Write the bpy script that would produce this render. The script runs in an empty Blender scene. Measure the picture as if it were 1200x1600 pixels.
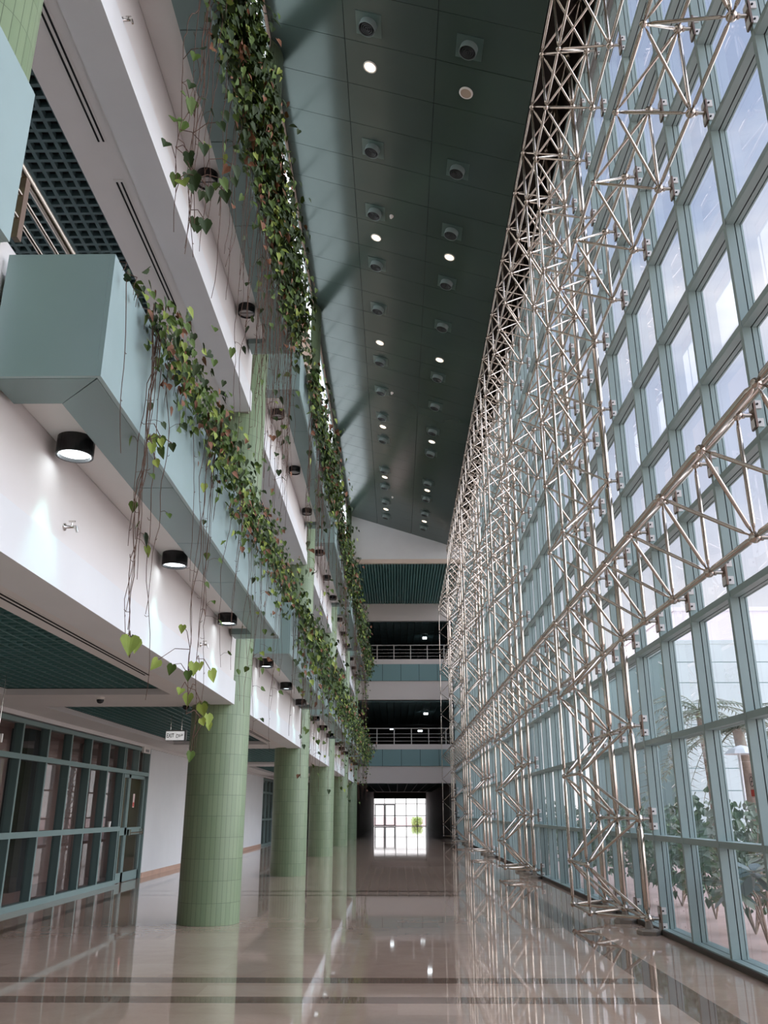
import bpy, bmesh, math, random
from mathutils import Vector, Matrix
random.seed(7)
C = bpy.context.scene.collection
scene = bpy.context.scene

# ------------------------------------------------------------------ camera
F_PX, VX, VY = 1330.0, 620.0, 1267.0
d = Vector(((VX-600)/F_PX, (VY-800)/F_PX, 1.0)).normalized()
p_ = math.atan2(d.y, d.z)
zc = Vector((0, -math.cos(p_), math.sin(p_)))          # world Z in camera (right, down, forward)
xc = d.cross(zc)
if xc.x < 0: xc = -xc
right = Vector((xc.x, d.x, zc.x)); down = Vector((xc.y, d.y, zc.y)); fwd = Vector((xc.z, d.z, zc.z))
cam = bpy.data.objects.new('camera', bpy.data.cameras.new('camera'))
C.objects.link(cam)
m = Matrix.Identity(4)
for i in range(3):
    m[i][0], m[i][1], m[i][2] = right[i], -down[i], -fwd[i]
m.translation = (0, 0, 1.6)
cam.matrix_world = m
cam.data.sensor_fit = 'VERTICAL'; cam.data.sensor_height = 36.0; cam.data.sensor_width = 27.0
cam.data.lens = F_PX/1600*36.0
cam.data.clip_start = 0.05; cam.data.clip_end = 600
scene.camera = cam
CAM = Vector((0, 0, 1.6))

# ------------------------------------------------------------------ world, sun, exposure
scene.view_settings.view_transform = 'Standard'
scene.view_settings.look = 'None'
scene.view_settings.gamma = 1.0
scene.view_settings.use_curve_mapping = False
scene.view_settings.exposure = 0.18

SKY_STRENGTH = 1.0
w = bpy.data.worlds.new('sky'); scene.world = w; w.use_nodes = True
nt = w.node_tree; nt.nodes.clear()
def wn(t, **k):
    n = nt.nodes.new(t)
    for a, b in k.items(): setattr(n, a, b)
    return n
tc = wn('ShaderNodeTexCoord'); sep = wn('ShaderNodeSeparateXYZ'); nt.links.new(tc.outputs['Generated'], sep.inputs[0])
ramp = wn('ShaderNodeValToRGB')
e = ramp.color_ramp.elements
e[0].position = 0.0; e[0].color = (1.7, 1.6, 1.58, 1)
e[1].position = 1.0; e[1].color = (0.36, 0.44, 0.66, 1)
for pos, c in ((0.14, (1.0, 0.96, 1.0, 1)), (0.34, (0.66, 0.70, 0.86, 1)), (0.6, (0.47, 0.55, 0.76, 1))):
    x = e.new(pos); x.color = c
nt.links.new(sep.outputs['Z'], ramp.inputs[0])
noi = wn('ShaderNodeTexNoise'); noi.inputs['Scale'].default_value = 2.2; noi.inputs['Detail'].default_value = 5; noi.inputs['Roughness'].default_value = 0.55
mp = wn('ShaderNodeMapping'); mp.inputs['Scale'].default_value = (1, 1, 2.4); mp.inputs['Location'].default_value = (3.1, 0.4, 0.2)
nt.links.new(tc.outputs['Generated'], mp.inputs[0]); nt.links.new(mp.outputs[0], noi.inputs['Vector'])
cr = wn('ShaderNodeValToRGB'); cr.color_ramp.elements[0].position = 0.50; cr.color_ramp.elements[1].position = 0.72
nt.links.new(noi.outputs['Fac'], cr.inputs[0])
mx = wn('ShaderNodeMixRGB'); mx.inputs['Color2'].default_value = (1.15, 1.10, 1.12, 1)
nt.links.new(cr.outputs['Color'], mx.inputs['Fac']); nt.links.new(ramp.outputs['Color'], mx.inputs['Color1'])
# bright sky lobe out of view at right, added to light the hall
SUN_DIR = Vector((0.82, 0.30, 0.34)).normalized()
vd = wn('ShaderNodeVectorMath', operation='DOT_PRODUCT'); vd.inputs[1].default_value = Vector((0.88, -0.22, 0.42)).normalized()
nt.links.new(tc.outputs['Generated'], vd.inputs[0])
mr = wn('ShaderNodeMapRange'); mr.inputs['From Min'].default_value = 0.45; mr.inputs['From Max'].default_value = 1.0
mr.inputs['To Min'].default_value = 0.0; mr.inputs['To Max'].default_value = 1.0
nt.links.new(vd.outputs['Value'], mr.inputs['Value'])
pw = wn('ShaderNodeMath', operation='POWER'); pw.inputs[1].default_value = 2.0; nt.links.new(mr.outputs[0], pw.inputs[0])
ml = wn('ShaderNodeMath', operation='MULTIPLY_ADD'); ml.inputs[1].default_value = 4.0; ml.inputs[2].default_value = 1.0
nt.links.new(pw.outputs[0], ml.inputs[0])
# unseen bright sky lobe at left, added to whiten clerestory and ceiling
vd2 = wn('ShaderNodeVectorMath', operation='DOT_PRODUCT'); vd2.inputs[1].default_value = Vector((-0.86, 0.22, 0.46)).normalized()
nt.links.new(tc.outputs['Generated'], vd2.inputs[0])
mr2 = wn('ShaderNodeMapRange', interpolation_type='SMOOTHSTEP'); mr2.inputs['From Min'].default_value = 0.35; mr2.inputs['From Max'].default_value = 0.85
mr2.inputs['To Min'].default_value = 0.0; mr2.inputs['To Max'].default_value = 1.0
nt.links.new(vd2.outputs['Value'], mr2.inputs['Value'])
mx2 = wn('ShaderNodeMixRGB'); mx2.inputs['Color2'].default_value = (3.2, 3.3, 3.5, 1)
nt.links.new(mr2.outputs[0], mx2.inputs['Fac']); nt.links.new(mx.outputs['Color'], mx2.inputs['Color1']); mx = mx2
vs = wn('ShaderNodeVectorMath', operation='SCALE'); nt.links.new(mx.outputs['Color'], vs.inputs[0]); nt.links.new(ml.outputs[0], vs.inputs['Scale'])
bg = wn('ShaderNodeBackground'); bg.inputs['Strength'].default_value = SKY_STRENGTH
nt.links.new(vs.outputs[0], bg.inputs['Color'])
wo = wn('ShaderNodeOutputWorld'); nt.links.new(bg.outputs[0], wo.inputs[0])

sun = bpy.data.lights.new('sun', 'SUN'); sun.energy = 1.9; sun.angle = math.radians(70); sun.color = (1.0, 0.98, 0.955)
so = bpy.data.objects.new('sun', sun); C.objects.link(so)
so.rotation_euler = SUN_DIR.to_track_quat('Z', 'Y').to_euler(); so.location = (60, -8, 40)

# ------------------------------------------------------------------ materials
def lin(c):
    return tuple(((v/255)/12.92 if v/255 <= 0.04045 else ((v/255+0.055)/1.055)**2.4) for v in c)
def mat(name, col, rough=0.5, metal=0.0, spec=0.5, noise=0.0, nscale=6.0, bump=0.0, bscale=40.0, emit=None, estr=0.0):
    mt = bpy.data.materials.new(name); mt.use_nodes = True
    t = mt.node_tree; b = t.nodes['Principled BSDF']
    c = lin(col) + (1,)
    b.inputs['Base Color'].default_value = c
    b.inputs['Roughness'].default_value = rough
    b.inputs['Metallic'].default_value = metal
    b.inputs['Specular IOR Level'].default_value = spec
    if noise or bump:
        g = t.nodes.new('ShaderNodeNewGeometry')
    if noise:
        n = t.nodes.new('ShaderNodeTexNoise'); n.inputs['Scale'].default_value = nscale; n.inputs['Detail'].default_value = 4
        t.links.new(g.outputs['Position'], n.inputs['Vector'])
        mr = t.nodes.new('ShaderNodeMapRange'); mr.inputs['From Min'].default_value = 0.3; mr.inputs['From Max'].default_value = 0.7
        mr.inputs['To Min'].default_value = 1-noise; mr.inputs['To Max'].default_value = 1+noise*0.5
        t.links.new(n.outputs['Fac'], mr.inputs['Value'])
        v = t.nodes.new('ShaderNodeVectorMath'); v.operation = 'SCALE'; v.inputs[0].default_value = c[:3]
        t.links.new(mr.outputs[0], v.inputs['Scale']); t.links.new(v.outputs[0], b.inputs['Base Color'])
    if bump:
        n2 = t.nodes.new('ShaderNodeTexNoise'); n2.inputs['Scale'].default_value = bscale
        t.links.new(g.outputs['Position'], n2.inputs['Vector'])
        bp = t.nodes.new('ShaderNodeBump'); bp.inputs['Strength'].default_value = bump; bp.inputs['Distance'].default_value = 0.01
        t.links.new(n2.outputs['Fac'], bp.inputs['Height']); t.links.new(bp.outputs[0], b.inputs['Normal'])
    if emit:
        b.inputs['Emission Color'].default_value = tuple(emit) + (1,); b.inputs['Emission Strength'].default_value = estr
    return mt

M = {}
M['plaster'] = mat('white_plaster', (222, 219, 216), 0.75, noise=0.03, nscale=1.5)
M['plaster_beam'] = mat('beam_plaster', (220, 222, 222), 0.7, noise=0.03, nscale=1.5)
M['cream'] = mat('cream_plaster', (218, 200, 184), 0.8, noise=0.03, nscale=2)
M['shaded_plaster'] = mat('shaded_plaster', (156, 152, 142), 0.7)  # plaster of the beam undersides, with their shade put into the colour
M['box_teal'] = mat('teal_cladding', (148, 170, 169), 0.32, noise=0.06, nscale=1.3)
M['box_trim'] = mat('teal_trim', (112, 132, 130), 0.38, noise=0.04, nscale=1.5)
M['ceil_teal'] = mat('teal_metal_ceiling', (74, 90, 85), 0.20, metal=0.40, spec=0.6, noise=0.05, nscale=0.8)
M['dark_gap'] = mat('dark_joint', (18, 24, 24), 0.8)
M['mullion'] = mat('teal_aluminium', (150, 170, 167), 0.42, noise=0.04, nscale=3)  # base lightened to stand in for bounce light from the hall
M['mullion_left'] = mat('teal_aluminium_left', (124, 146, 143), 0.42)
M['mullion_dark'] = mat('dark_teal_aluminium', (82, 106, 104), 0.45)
M['gasket'] = mat('black_gasket', (14, 18, 20), 0.6)
M['steel'] = mat('brushed_steel', (206, 194, 182), 0.22, metal=1.0)
M['steel_plate'] = mat('bronze_steel_plate', (128, 108, 96), 0.4, metal=0.8)
M['foot_steel'] = mat('foot_steel', (168, 160, 150), 0.35, metal=0.7)
M['rail_grey'] = mat('satin_rail', (196, 192, 186), 0.4, metal=0.3)
M['clip_white'] = mat('white_clip', (224, 222, 218), 0.5)
M['bolt'] = mat('dark_bolt', (40, 36, 34), 0.4, metal=0.6)
M['egg'] = mat('teal_grid', (84, 126, 124), 0.45)
M['egg_upper'] = mat('slate_grid', (74, 98, 100), 0.5)
M['void'] = mat('black_void', (12, 16, 18), 0.9)
M['roofdark'] = mat('dark_roof_steel', (88, 78, 72), 0.7)
M['end_teal'] = mat('end_teal_panel', (118, 148, 148), 0.35)
M['end_white'] = mat('end_white_beam', (206, 196, 190), 0.7)
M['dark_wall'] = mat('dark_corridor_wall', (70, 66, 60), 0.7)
M['skirting'] = mat('pink_marble', (206, 172, 152), 0.3, noise=0.1, nscale=5)
M['black'] = mat('black_metal', (16, 16, 18), 0.25)
M['lens_grey'] = mat('lens_grey', (150, 146, 144), 0.25)
M['lens_on'] = mat('lens_lit', (255, 255, 255), 0.4, emit=(0.90, 1.0, 1.06), estr=6.0)
M['warm_on'] = mat('warm_lamp', (255, 240, 220), 0.4, emit=(1.0, 0.78, 0.52), estr=5.0)
M['white_trim'] = mat('white_trim', (226, 222, 214), 0.5)
M['speaker'] = mat('speaker_mesh', (176, 158, 140), 0.7)
M['chrome'] = mat('chrome', (210, 206, 200), 0.15, metal=1.0)
M['room_brown'] = mat('room_brown', (176, 150, 142), 0.8)
M['room_dark'] = mat('room_dark', (40, 44, 46), 0.8)
M['sign_white'] = mat('sign_white', (250, 250, 250), 0.5, emit=(1, 1, 1), estr=0.35)
M['sign_plain'] = mat('sign_plain', (228, 224, 218), 0.5)
M['ink'] = mat('black_ink', (22, 22, 24), 0.6)
M['red'] = mat('red_sticker', (206, 58, 44), 0.5)
M['stick_white'] = mat('sticker_white', (226, 204, 200), 0.5)
M['cup'] = mat('paper_cup', (236, 232, 226), 0.6)
M['soil'] = mat('soil', (52, 42, 34), 0.95, noise=0.3, nscale=20)
M['stem'] = mat('vine_stem', (92, 66, 52), 0.8)
M['leafA'] = mat('leaf_green', (80, 102, 42), 0.6, spec=0.25, noise=0.2, nscale=9)
M['leafB'] = mat('leaf_dark', (50, 66, 33), 0.6, spec=0.25, noise=0.2, nscale=9)
M['leafC'] = mat('leaf_lime', (140, 156, 72), 0.6, spec=0.25, noise=0.15, nscale=9)
M['leafD'] = mat('leaf_dry', (124, 80, 52), 0.7, noise=0.2, nscale=9)
for k in ('leafA', 'leafB', 'leafC'):
    b = M[k].node_tree.nodes['Principled BSDF']
    b.inputs['Subsurface Weight'].default_value = 0.0
M['paving'] = mat('pink_paving', (214, 184, 174), 0.8, noise=0.12, nscale=2)
M['facade'] = mat('pale_teal_facade', (222, 238, 238), 0.4, noise=0.06, nscale=0.6)
M['facade_pink'] = mat('pale_pink_facade', (236, 222, 226), 0.6)
M['roofpale'] = mat('pale_bounce_roof', (226, 222, 214), 0.8)
M['facade_joint'] = mat('facade_joint', (160, 186, 188), 0.7)
M['bush'] = mat('bush_green', (92, 118, 84), 0.6, noise=0.3, nscale=4)
M['bush2'] = mat('bush_grey_green', (120, 136, 118), 0.6, noise=0.3, nscale=4)
M['bigleaf'] = mat('big_leaf', (78, 104, 102), 0.35, noise=0.15, nscale=6)
M['bigleaf2'] = mat('big_leaf_pale', (134, 146, 122), 0.4, noise=0.15, nscale=6)
M['hedge'] = mat('hedge_lime', (196, 212, 140), 0.7)
M['bark'] = mat('bark', (158, 140, 126), 0.9, noise=0.2, nscale=12)
M['palm'] = mat('palm_frond', (150, 160, 140), 0.6, noise=0.1, nscale=5)
M['pole'] = mat('white_pole', (228, 232, 234), 0.5)

# thin window glass: see-through with a Fresnel mirror reflection and faint dust
def glass_mat(name, tint, refl=1.0, dust=0.05):
    mt = bpy.data.materials.new(name); mt.use_nodes = True
    t = mt.node_tree; t.nodes.clear()
    o = t.nodes.new('ShaderNodeOutputMaterial')
    tr = t.nodes.new('ShaderNodeBsdfTransparent'); tr.inputs[0].default_value = tuple(tint) + (1,)
    gl = t.nodes.new('ShaderNodeBsdfGlossy'); gl.inputs['Roughness'].default_value = 0.0; gl.inputs[0].default_value = (refl, refl, refl, 1)
    g = t.nodes.new('ShaderNodeNewGeometry')
    def mth(op, a, b=None):
        n = t.nodes.new('ShaderNodeMath'); n.operation = op
        for i, v in enumerate((a, b)):
            if v is None: continue
            if isinstance(v, (int, float)): n.inputs[i].default_value = v
            else: t.links.new(v, n.inputs[i])
        return n.outputs[0]
    dt = t.nodes.new('ShaderNodeVectorMath'); dt.operation = 'DOT_PRODUCT'
    t.links.new(g.outputs['Incoming'], dt.inputs[0]); t.links.new(g.outputs['Normal'], dt.inputs[1])
    fz = mth('SUBTRACT', 1.0, mth('ABSOLUTE', dt.outputs['Value']))
    fres = mth('ADD', 0.06, mth('MULTIPLY', mth('POWER', fz, 5.0), 0.9))     # Schlick, two surfaces, same from either side
    m1 = t.nodes.new('ShaderNodeMixShader'); t.links.new(fres, m1.inputs[0]); t.links.new(tr.outputs[0], m1.inputs[1]); t.links.new(gl.outputs[0], m1.inputs[2])
    df = t.nodes.new('ShaderNodeBsdfDiffuse'); df.inputs[0].default_value = (0.8, 0.8, 0.8, 1)
    n = t.nodes.new('ShaderNodeTexNoise'); n.inputs['Scale'].default_value = 0.9; n.inputs['Detail'].default_value = 6
    t.links.new(g.outputs['Position'], n.inputs['Vector'])
    mr = t.nodes.new('ShaderNodeMapRange'); mr.inputs['From Min'].default_value = 0.4; mr.inputs['From Max'].default_value = 0.75; mr.inputs['To Max'].default_value = dust
    t.links.new(n.outputs['Fac'], mr.inputs['Value'])
    m2 = t.nodes.new('ShaderNodeMixShader'); t.links.new(mr.outputs[0], m2.inputs[0]); t.links.new(m1.outputs[0], m2.inputs[1]); t.links.new(df.outputs[0], m2.inputs[2])
    t.links.new(m2.outputs[0], o.inputs[0])
    return mt
M['glass'] = glass_mat('curtain_glass', (0.90, 0.93, 0.95), 1.0, 0.10)
M['glass_dark'] = glass_mat('office_glass', (0.80, 0.78, 0.78), 1.0, 0.02)

# opal panes of the clerestory
mt = bpy.data.materials.new('opal_glass'); mt.use_nodes = True; t = mt.node_tree; t.nodes.clear()
o_ = t.nodes.new('ShaderNodeOutputMaterial'); tl = t.nodes.new('ShaderNodeBsdfTranslucent'); tl.inputs[0].default_value = (0.92, 0.94, 0.97, 1)
df = t.nodes.new('ShaderNodeBsdfDiffuse'); df.inputs[0].default_value = (0.8, 0.8, 0.8, 1); mm = t.nodes.new('ShaderNodeMixShader'); mm.inputs[0].default_value = 0.15
t.links.new(tl.outputs[0], mm.inputs[1]); t.links.new(df.outputs[0], mm.inputs[2]); t.links.new(mm.outputs[0], o_.inputs[0]); M['opal'] = mt

# polished stone floor with dark bands
def floor_mat():
    mt = bpy.data.materials.new('polished_stone'); mt.use_nodes = True
    t = mt.node_tree; b = t.nodes['Principled BSDF']; L = t.links.new
    def N(ty, **k):
        n = t.nodes.new(ty)
        for a, v in k.items(): setattr(n, a, v)
        return n
    def mth(op, a, b_=None, c_=None):
        n = N('ShaderNodeMath', operation=op)
        for i, v in enumerate((a, b_, c_)):
            if v is None: continue
            if isinstance(v, (int, float)): n.inputs[i].default_value = v
            else: L(v, n.inputs[i])
        return n.outputs[0]
    g = N('ShaderNodeNewGeometry'); s = N('ShaderNodeSeparateXYZ'); L(g.outputs['Position'], s.inputs[0])
    x, y = s.outputs['X'], s.outputs['Y']
    def between(v, a, c): return mth('MULTIPLY', mth('GREATER_THAN', v, a), mth('LESS_THAN', v, c))
    ym = mth('MODULO', mth('ADD', y, 51.5), 10.0)          # bands at y = 8.5 + 10 k
    bands = mth('MAXIMUM', between(ym, 0.0, 0.28), between(ym, 0.93, 1.22))
    bands = mth('MULTIPLY', bands, between(x, -5.5, 2.41))
    strips = mth('MAXIMUM', between(x, 2.41, 2.79), between(x, -5.65, -5.45))
    dark = mth('MAXIMUM', bands, strips)
    br = N('ShaderNodeTexBrick'); br.offset = 0.5; br.inputs['Scale'].default_value = 1.0
    br.inputs['Brick Width'].default_value = 1.23; br.inputs['Row Height'].default_value = 0.62; br.inputs['Mortar Size'].default_value = 0.0
    br.inputs['Color1'].default_value = (0.0, 0, 0, 1); br.inputs['Color2'].default_value = (1, 1, 1, 1); br.inputs['Bias'].default_value = 0.0
    L(g.outputs['Position'], br.inputs['Vector'])
    n1 = N('ShaderNodeTexNoise'); n1.inputs['Scale'].default_value = 2.4; n1.inputs['Detail'].default_value = 8; n1.inputs['Roughness'].default_value = 0.65; n1.inputs['Distortion'].default_value = 1.2
    L(g.outputs['Position'], n1.inputs['Vector'])
    n2 = N('ShaderNodeTexNoise'); n2.inputs['Scale'].default_value = 30; n2.inputs['Detail'].default_value = 3
    L(g.outputs['Position'], n2.inputs['Vector'])
    f = mth('ADD', mth('MULTIPLY', n1.outputs['Fac'], 0.55), mth('ADD', mth('MULTIPLY', br.outputs['Color'], 0.28), mth('MULTIPLY', n2.outputs['Fac'], 0.15)))
    cr = N('ShaderNodeValToRGB'); L(f, cr.inputs[0])
    cr.color_ramp.elements[0].position = 0.25; cr.color_ramp.elements[0].color = lin((184, 156, 138)) + (1,)
    cr.color_ramp.elements[1].position = 0.80; cr.color_ramp.elements[1].color = lin((210, 184, 164)) + (1,)
    cd = N('ShaderNodeValToRGB'); L(f, cd.inputs[0])
    cd.color_ramp.elements[0].position = 0.25; cd.color_ramp.elements[0].color = lin((126, 104, 90)) + (1,)
    cd.color_ramp.elements[1].position = 0.80; cd.color_ramp.elements[1].color = lin((150, 126, 110)) + (1,)
    mx = N('ShaderNodeMixRGB'); L(dark, mx.inputs[0]); L(cr.outputs[0], mx.inputs[1]); L(cd.outputs[0], mx.inputs[2])
    L(mx.outputs[0], b.inputs['Base Color'])
    b.inputs['Roughness'].default_value = 0.035; b.inputs['IOR'].default_value = 1.6; b.inputs['Specular IOR Level'].default_value = 0.6
    n3 = N('ShaderNodeTexNoise'); n3.inputs['Scale'].default_value = 0.55; n3.inputs['Detail'].default_value = 1
    L(g.outputs['Position'], n3.inputs['Vector'])
    bp = N('ShaderNodeBump'); bp.inputs['Strength'].default_value = 0.02; bp.inputs['Distance'].default_value = 0.05
    L(n3.outputs['Fac'], bp.inputs['Height']); L(bp.outputs[0], b.inputs['Normal'])
    return mt
M['floor'] = floor_mat()

# narrow upright column tiles (UV: metres round the shaft, metres up)
def tile_mat():
    mt = bpy.data.materials.new('green_column_tile'); mt.use_nodes = True
    t = mt.node_tree; b = t.nodes['Principled BSDF']; L = t.links.new
    uv = t.nodes.new('ShaderNodeUVMap')
    br = t.nodes.new('ShaderNodeTexBrick'); br.offset = 0.0; br.inputs['Scale'].default_value = 1.0
    br.inputs['Brick Width'].default_value = 0.0755; br.inputs['Row Height'].default_value = 0.305
    br.inputs['Mortar Size'].default_value = 0.0022; br.inputs['Mortar Smooth'].default_value = 0.1; br.inputs['Bias'].default_value = 0.0
    br.inputs['Color1'].default_value = lin((126, 145, 112)) + (1,); br.inputs['Color2'].default_value = lin((136, 153, 120)) + (1,)
    br.inputs['Mortar'].default_value = lin((76, 90, 68)) + (1,)
    L(uv.outputs[0], br.inputs['Vector']); L(br.outputs['Color'], b.inputs['Base Color'])
    bp = t.nodes.new('ShaderNodeBump'); bp.invert = True; bp.inputs['Strength'].default_value = 0.5; bp.inputs['Distance'].default_value = 0.003
    L(br.outputs['Fac'], bp.inputs['Height']); L(bp.outputs[0], b.inputs['Normal'])
    b.inputs['Roughness'].default_value = 0.42
    return mt
M['tile'] = tile_mat()

# ------------------------------------------------------------------ mesh builder
class MB:
    def __init__(s): s.v = []; s.f = []; s.m = []; s.sm = []
    def add(s, vs, fs, mi=0, smooth=False):
        o = len(s.v); s.v += [tuple(q) for q in vs]
        for f in fs:
            s.f.append(tuple(i+o for i in f)); s.m.append(mi); s.sm.append(smooth)
    def box(s, a, b, mi=0):
        x0, y0, z0 = (min(a[i], b[i]) for i in range(3)); x1, y1, z1 = (max(a[i], b[i]) for i in range(3))
        s.add([(x0,y0,z0),(x1,y0,z0),(x1,y1,z0),(x0,y1,z0),(x0,y0,z1),(x1,y0,z1),(x1,y1,z1),(x0,y1,z1)],
              [(0,3,2,1),(4,5,6,7),(0,1,5,4),(1,2,6,5),(2,3,7,6),(3,0,4,7)], mi)
    def quad(s, *p, mi=0): s.add(p, [tuple(range(len(p)))], mi)
    def rings(s, rings, mi=0, smooth=True, cap=True):
        n = len(rings[0]); vs = [q for r in rings for q in r]; fs = []
        for k in range(len(rings)-1):
            for i in range(n):
                j = (i+1) % n
                fs.append((k*n+i, k*n+j, (k+1)*n+j, (k+1)*n+i))
        s.add(vs, fs, mi, smooth)
        if cap:
            s.add(rings[0], [tuple(reversed(range(n)))], mi); s.add(rings[-1], [tuple(range(n))], mi)
    def lathe(s, prof, origin=(0,0,0), axis=(0,0,1), n=16, mi=0, smooth=True, cap=True):
        ax = Vector(axis).normalized(); o = Vector(origin)
        u = ax.orthogonal().normalized(); v = ax.cross(u)
        rs = []
        for r, h in prof:
            rs.append([o + ax*h + (u*math.cos(2*math.pi*i/n) + v*math.sin(2*math.pi*i/n))*r for i in range(n)])
        s.rings(rs, mi, smooth, cap)
    def tube(s, p, q, r, n=8, mi=0):
        p = Vector(p); q = Vector(q); L = (q-p).length
        s.lathe([(r, 0), (r, L)], p, q-p, n, mi)
    def path(s, pts, r, n=5, mi=0, r2=None):
        pts = [Vector(q) for q in pts]; rs = []
        for i, q in enumerate(pts):
            t = (pts[min(i+1, len(pts)-1)] - pts[max(i-1, 0)]).normalized()
            u = t.orthogonal().normalized() if i == 0 else (pu - t*pu.dot(t)).normalized()
            pu = u; v = t.cross(u); rr = r if r2 is None else r + (r2-r)*i/(len(pts)-1)
            rs.append([q + (u*math.cos(2*math.pi*k/n)+v*math.sin(2*math.pi*k/n))*rr for k in range(n)])
        s.rings(rs, mi)
    def sphere(s, c, r, n=12, k=7, mi=0):
        c = Vector(c)
        s.lathe([(max(r*math.sin(math.pi*i/k), r*0.02), -r*math.cos(math.pi*i/k)) for i in range(k+1)], c, (0,0,1), n, mi)
    def mesh(s, name, mats):
        me = bpy.data.meshes.new(name); me.from_pydata(s.v, [], s.f)
        for a in (mats if isinstance(mats, (list, tuple)) else [mats]): me.materials.append(a)
        me.polygons.foreach_set('material_index', s.m); me.polygons.foreach_set('use_smooth', s.sm)
        me.update(); return me
def obj(name, mb, mats, parent=None, loc=None):
    me = mb if isinstance(mb, bpy.types.Mesh) else mb.mesh(name, mats)
    o = bpy.data.objects.new(name, me); C.objects.link(o)
    if parent is not None:
        o.parent = parent
        if isinstance(loc, str): pass
        if mb.__class__ is MB or loc is None: o.matrix_parent_inverse = parent_inv(parent)
    if loc is not None and not isinstance(loc, str): o.location = loc
    return o
def world_loc(p):
    v = Vector((0,0,0))
    while p is not None: v = v + p.location; p = p.parent
    return v
def parent_inv(p): return Matrix.Translation(-world_loc(p))
def tag(o, label=None, cat=None, group=None, kind=None):
    if label: o['label'] = label
    if cat: o['category'] = cat
    if group: o['group'] = group
    if kind: o['kind'] = kind
    return o
def thing(name, label, cat, loc, group=None):
    o = bpy.data.objects.new(name, None); C.objects.link(o); o.location = loc; o.empty_display_size = 0.1
    return tag(o, label, cat, group)
def struct(name, mb, mats, parent=None):
    o = obj(name, mb, mats, parent)
    if parent is None: o['kind'] = 'structure'
    return o
def place(name, me, parent, matw):
    """a part sharing mesh data, at world matrix matw"""
    o = bpy.data.objects.new(name, me); C.objects.link(o)
    if parent is not None:
        o.parent = parent; o.matrix_parent_inverse = parent_inv(parent)
    o.matrix_basis = matw
    return o
ORD = ['first', 'second', 'third', 'fourth', 'fifth', 'sixth', 'seventh', 'eighth', 'ninth', 'tenth', 'eleventh', 'twelfth', 'thirteenth', 'fourteenth']
T = Matrix.Translation

# ------------------------------------------------------------------ layout constants
PL = 10.0                                   # bay of the gallery side
COLY = [4.2 + PL*k for k in range(6)]       # columns
XF = -2.6                                   # gallery face
STOREY = 5.13
YE = 54.9                                   # end face
YG = 44.9                                   # gable
XG = 3.64                                   # curtain wall inner face
SLOPE = -0.322
def zc_(x): return 17.19 + SLOPE*(x+2.6)    # ceiling height
YB = -9.0                                  # hall continues behind the camera

# ------------------------------------------------------------------ floor and outside ground
mb = MB(); mb.box((-6.49, YB, -0.05), (3.95, 100.2, 0)); struct('floor', mb, M['floor'])
mb = MB(); mb.box((-90, -90, -0.3), (140, 260, -0.07)); tag(struct('ground', mb, M['paving']), 'pinkish paved ground outside the glass wall', 'ground')

# ------------------------------------------------------------------ sloping ceiling of the hall
mb = MB()
nx = Vector((1, 0, SLOPE)).normalized(); nz = Vector((-SLOPE, 0, 1)).normalized()
xs = [-2.62, -1.0, 0.87, 2.83]
ys = [13.35 + 1.128*k for k in range(-24, 28)]
ys = [y for y in ys if YB < y < YG-0.3] + [YG]
for i in range(3):
    for j in range(len(ys)-1):
        x0, x1 = xs[i]+0.006, xs[i+1]-0.006; y0, y1 = ys[j]+0.005, ys[j+1]-0.005
        b = [Vector((x0,y0,zc_(x0))), Vector((x1,y0,zc_(x1))), Vector((x1,y1,zc_(x1))), Vector((x0,y1,zc_(x0)))]
        t = [q+nz*0.03 for q in b]
        mb.add(b+t, [(0,1,2,3)[::-1],(4,5,6,7),(0,1,5,4),(1,2,6,5),(2,3,7,6),(3,0,4,7)])
ce = struct('ceiling', mb, M['ceil_teal'])
mb = MB(); a = 0.03
mb.add([(-2.62,YB,zc_(-2.62)+a),(2.83,YB,zc_(2.83)+a),(2.83,YG,zc_(2.83)+a),(-2.62,YG,zc_(-2.62)+a)], [(0,3,2,1)])
mb.add([(-2.7,YB,zc_(-2.7)+.4),(4.3,YB,zc_(2.83)+2.3),(4.3,YG,zc_(2.83)+2.3),(-2.7,YG,zc_(-2.7)+.4)], [(0,1,2,3)])
struct('backing', mb, M['dark_gap'], ce)
# dark steel recess between the ceiling edge and the top of the glass
mb = MB()
mb.box((2.84, YB, zc_(2.83)+0.01), (2.88, YG, 17.3)); mb.box((2.84, YB, 17.2), (4.2, YE, 17.4)); mb.box((3.85, YB, 15.32), (4.2, YE, 17.3))
for y in [0.18+1.28*k for k in range(0, 43)]: mb.box((3.70, y-0.05, 15.3), (3.86, y+0.05, 17.2))
struct('wall_upper_right', mb, M['roofdark'])

# ------------------------------------------------------------------ gallery side: slabs, beams, walls
mb = MB(); ms = MB(); mg = MB()
for lv in (0, 1):
    z = 3.19 + STOREY*lv
    for k in range(-1, 6):
        c0 = COLY[0]+PL*k+0.33; c1 = COLY[0]+PL*(k+1)-0.5
        if k == 5 or c0 > YE: continue
        c1 = min(c1, YE)
        ms.box((XF+0.035, c0, z), (XF-0.35, c1, z+0.36))          # lower band
        mb.box((XF, c0, z+0.36), (XF-0.12, c1, z+1.16))           # upstand wall below the planter soffit
        mb.box((XF, c0, z+1.16), (XF-0.12, c1, z+2.02))           # behind the planter
    mg.box((-2.96, YB, z+0.02), (-2.9, YE, z+1.1))
    mb.box((-7.2, YB, z+0.42), (-2.9, YE, z+1.1))                 # slab
struct('wall_left', mb, M['plaster']); struct('wall_left', ms, M['plaster_beam']); struct('wall_left', mg, M['plaster'])
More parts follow.
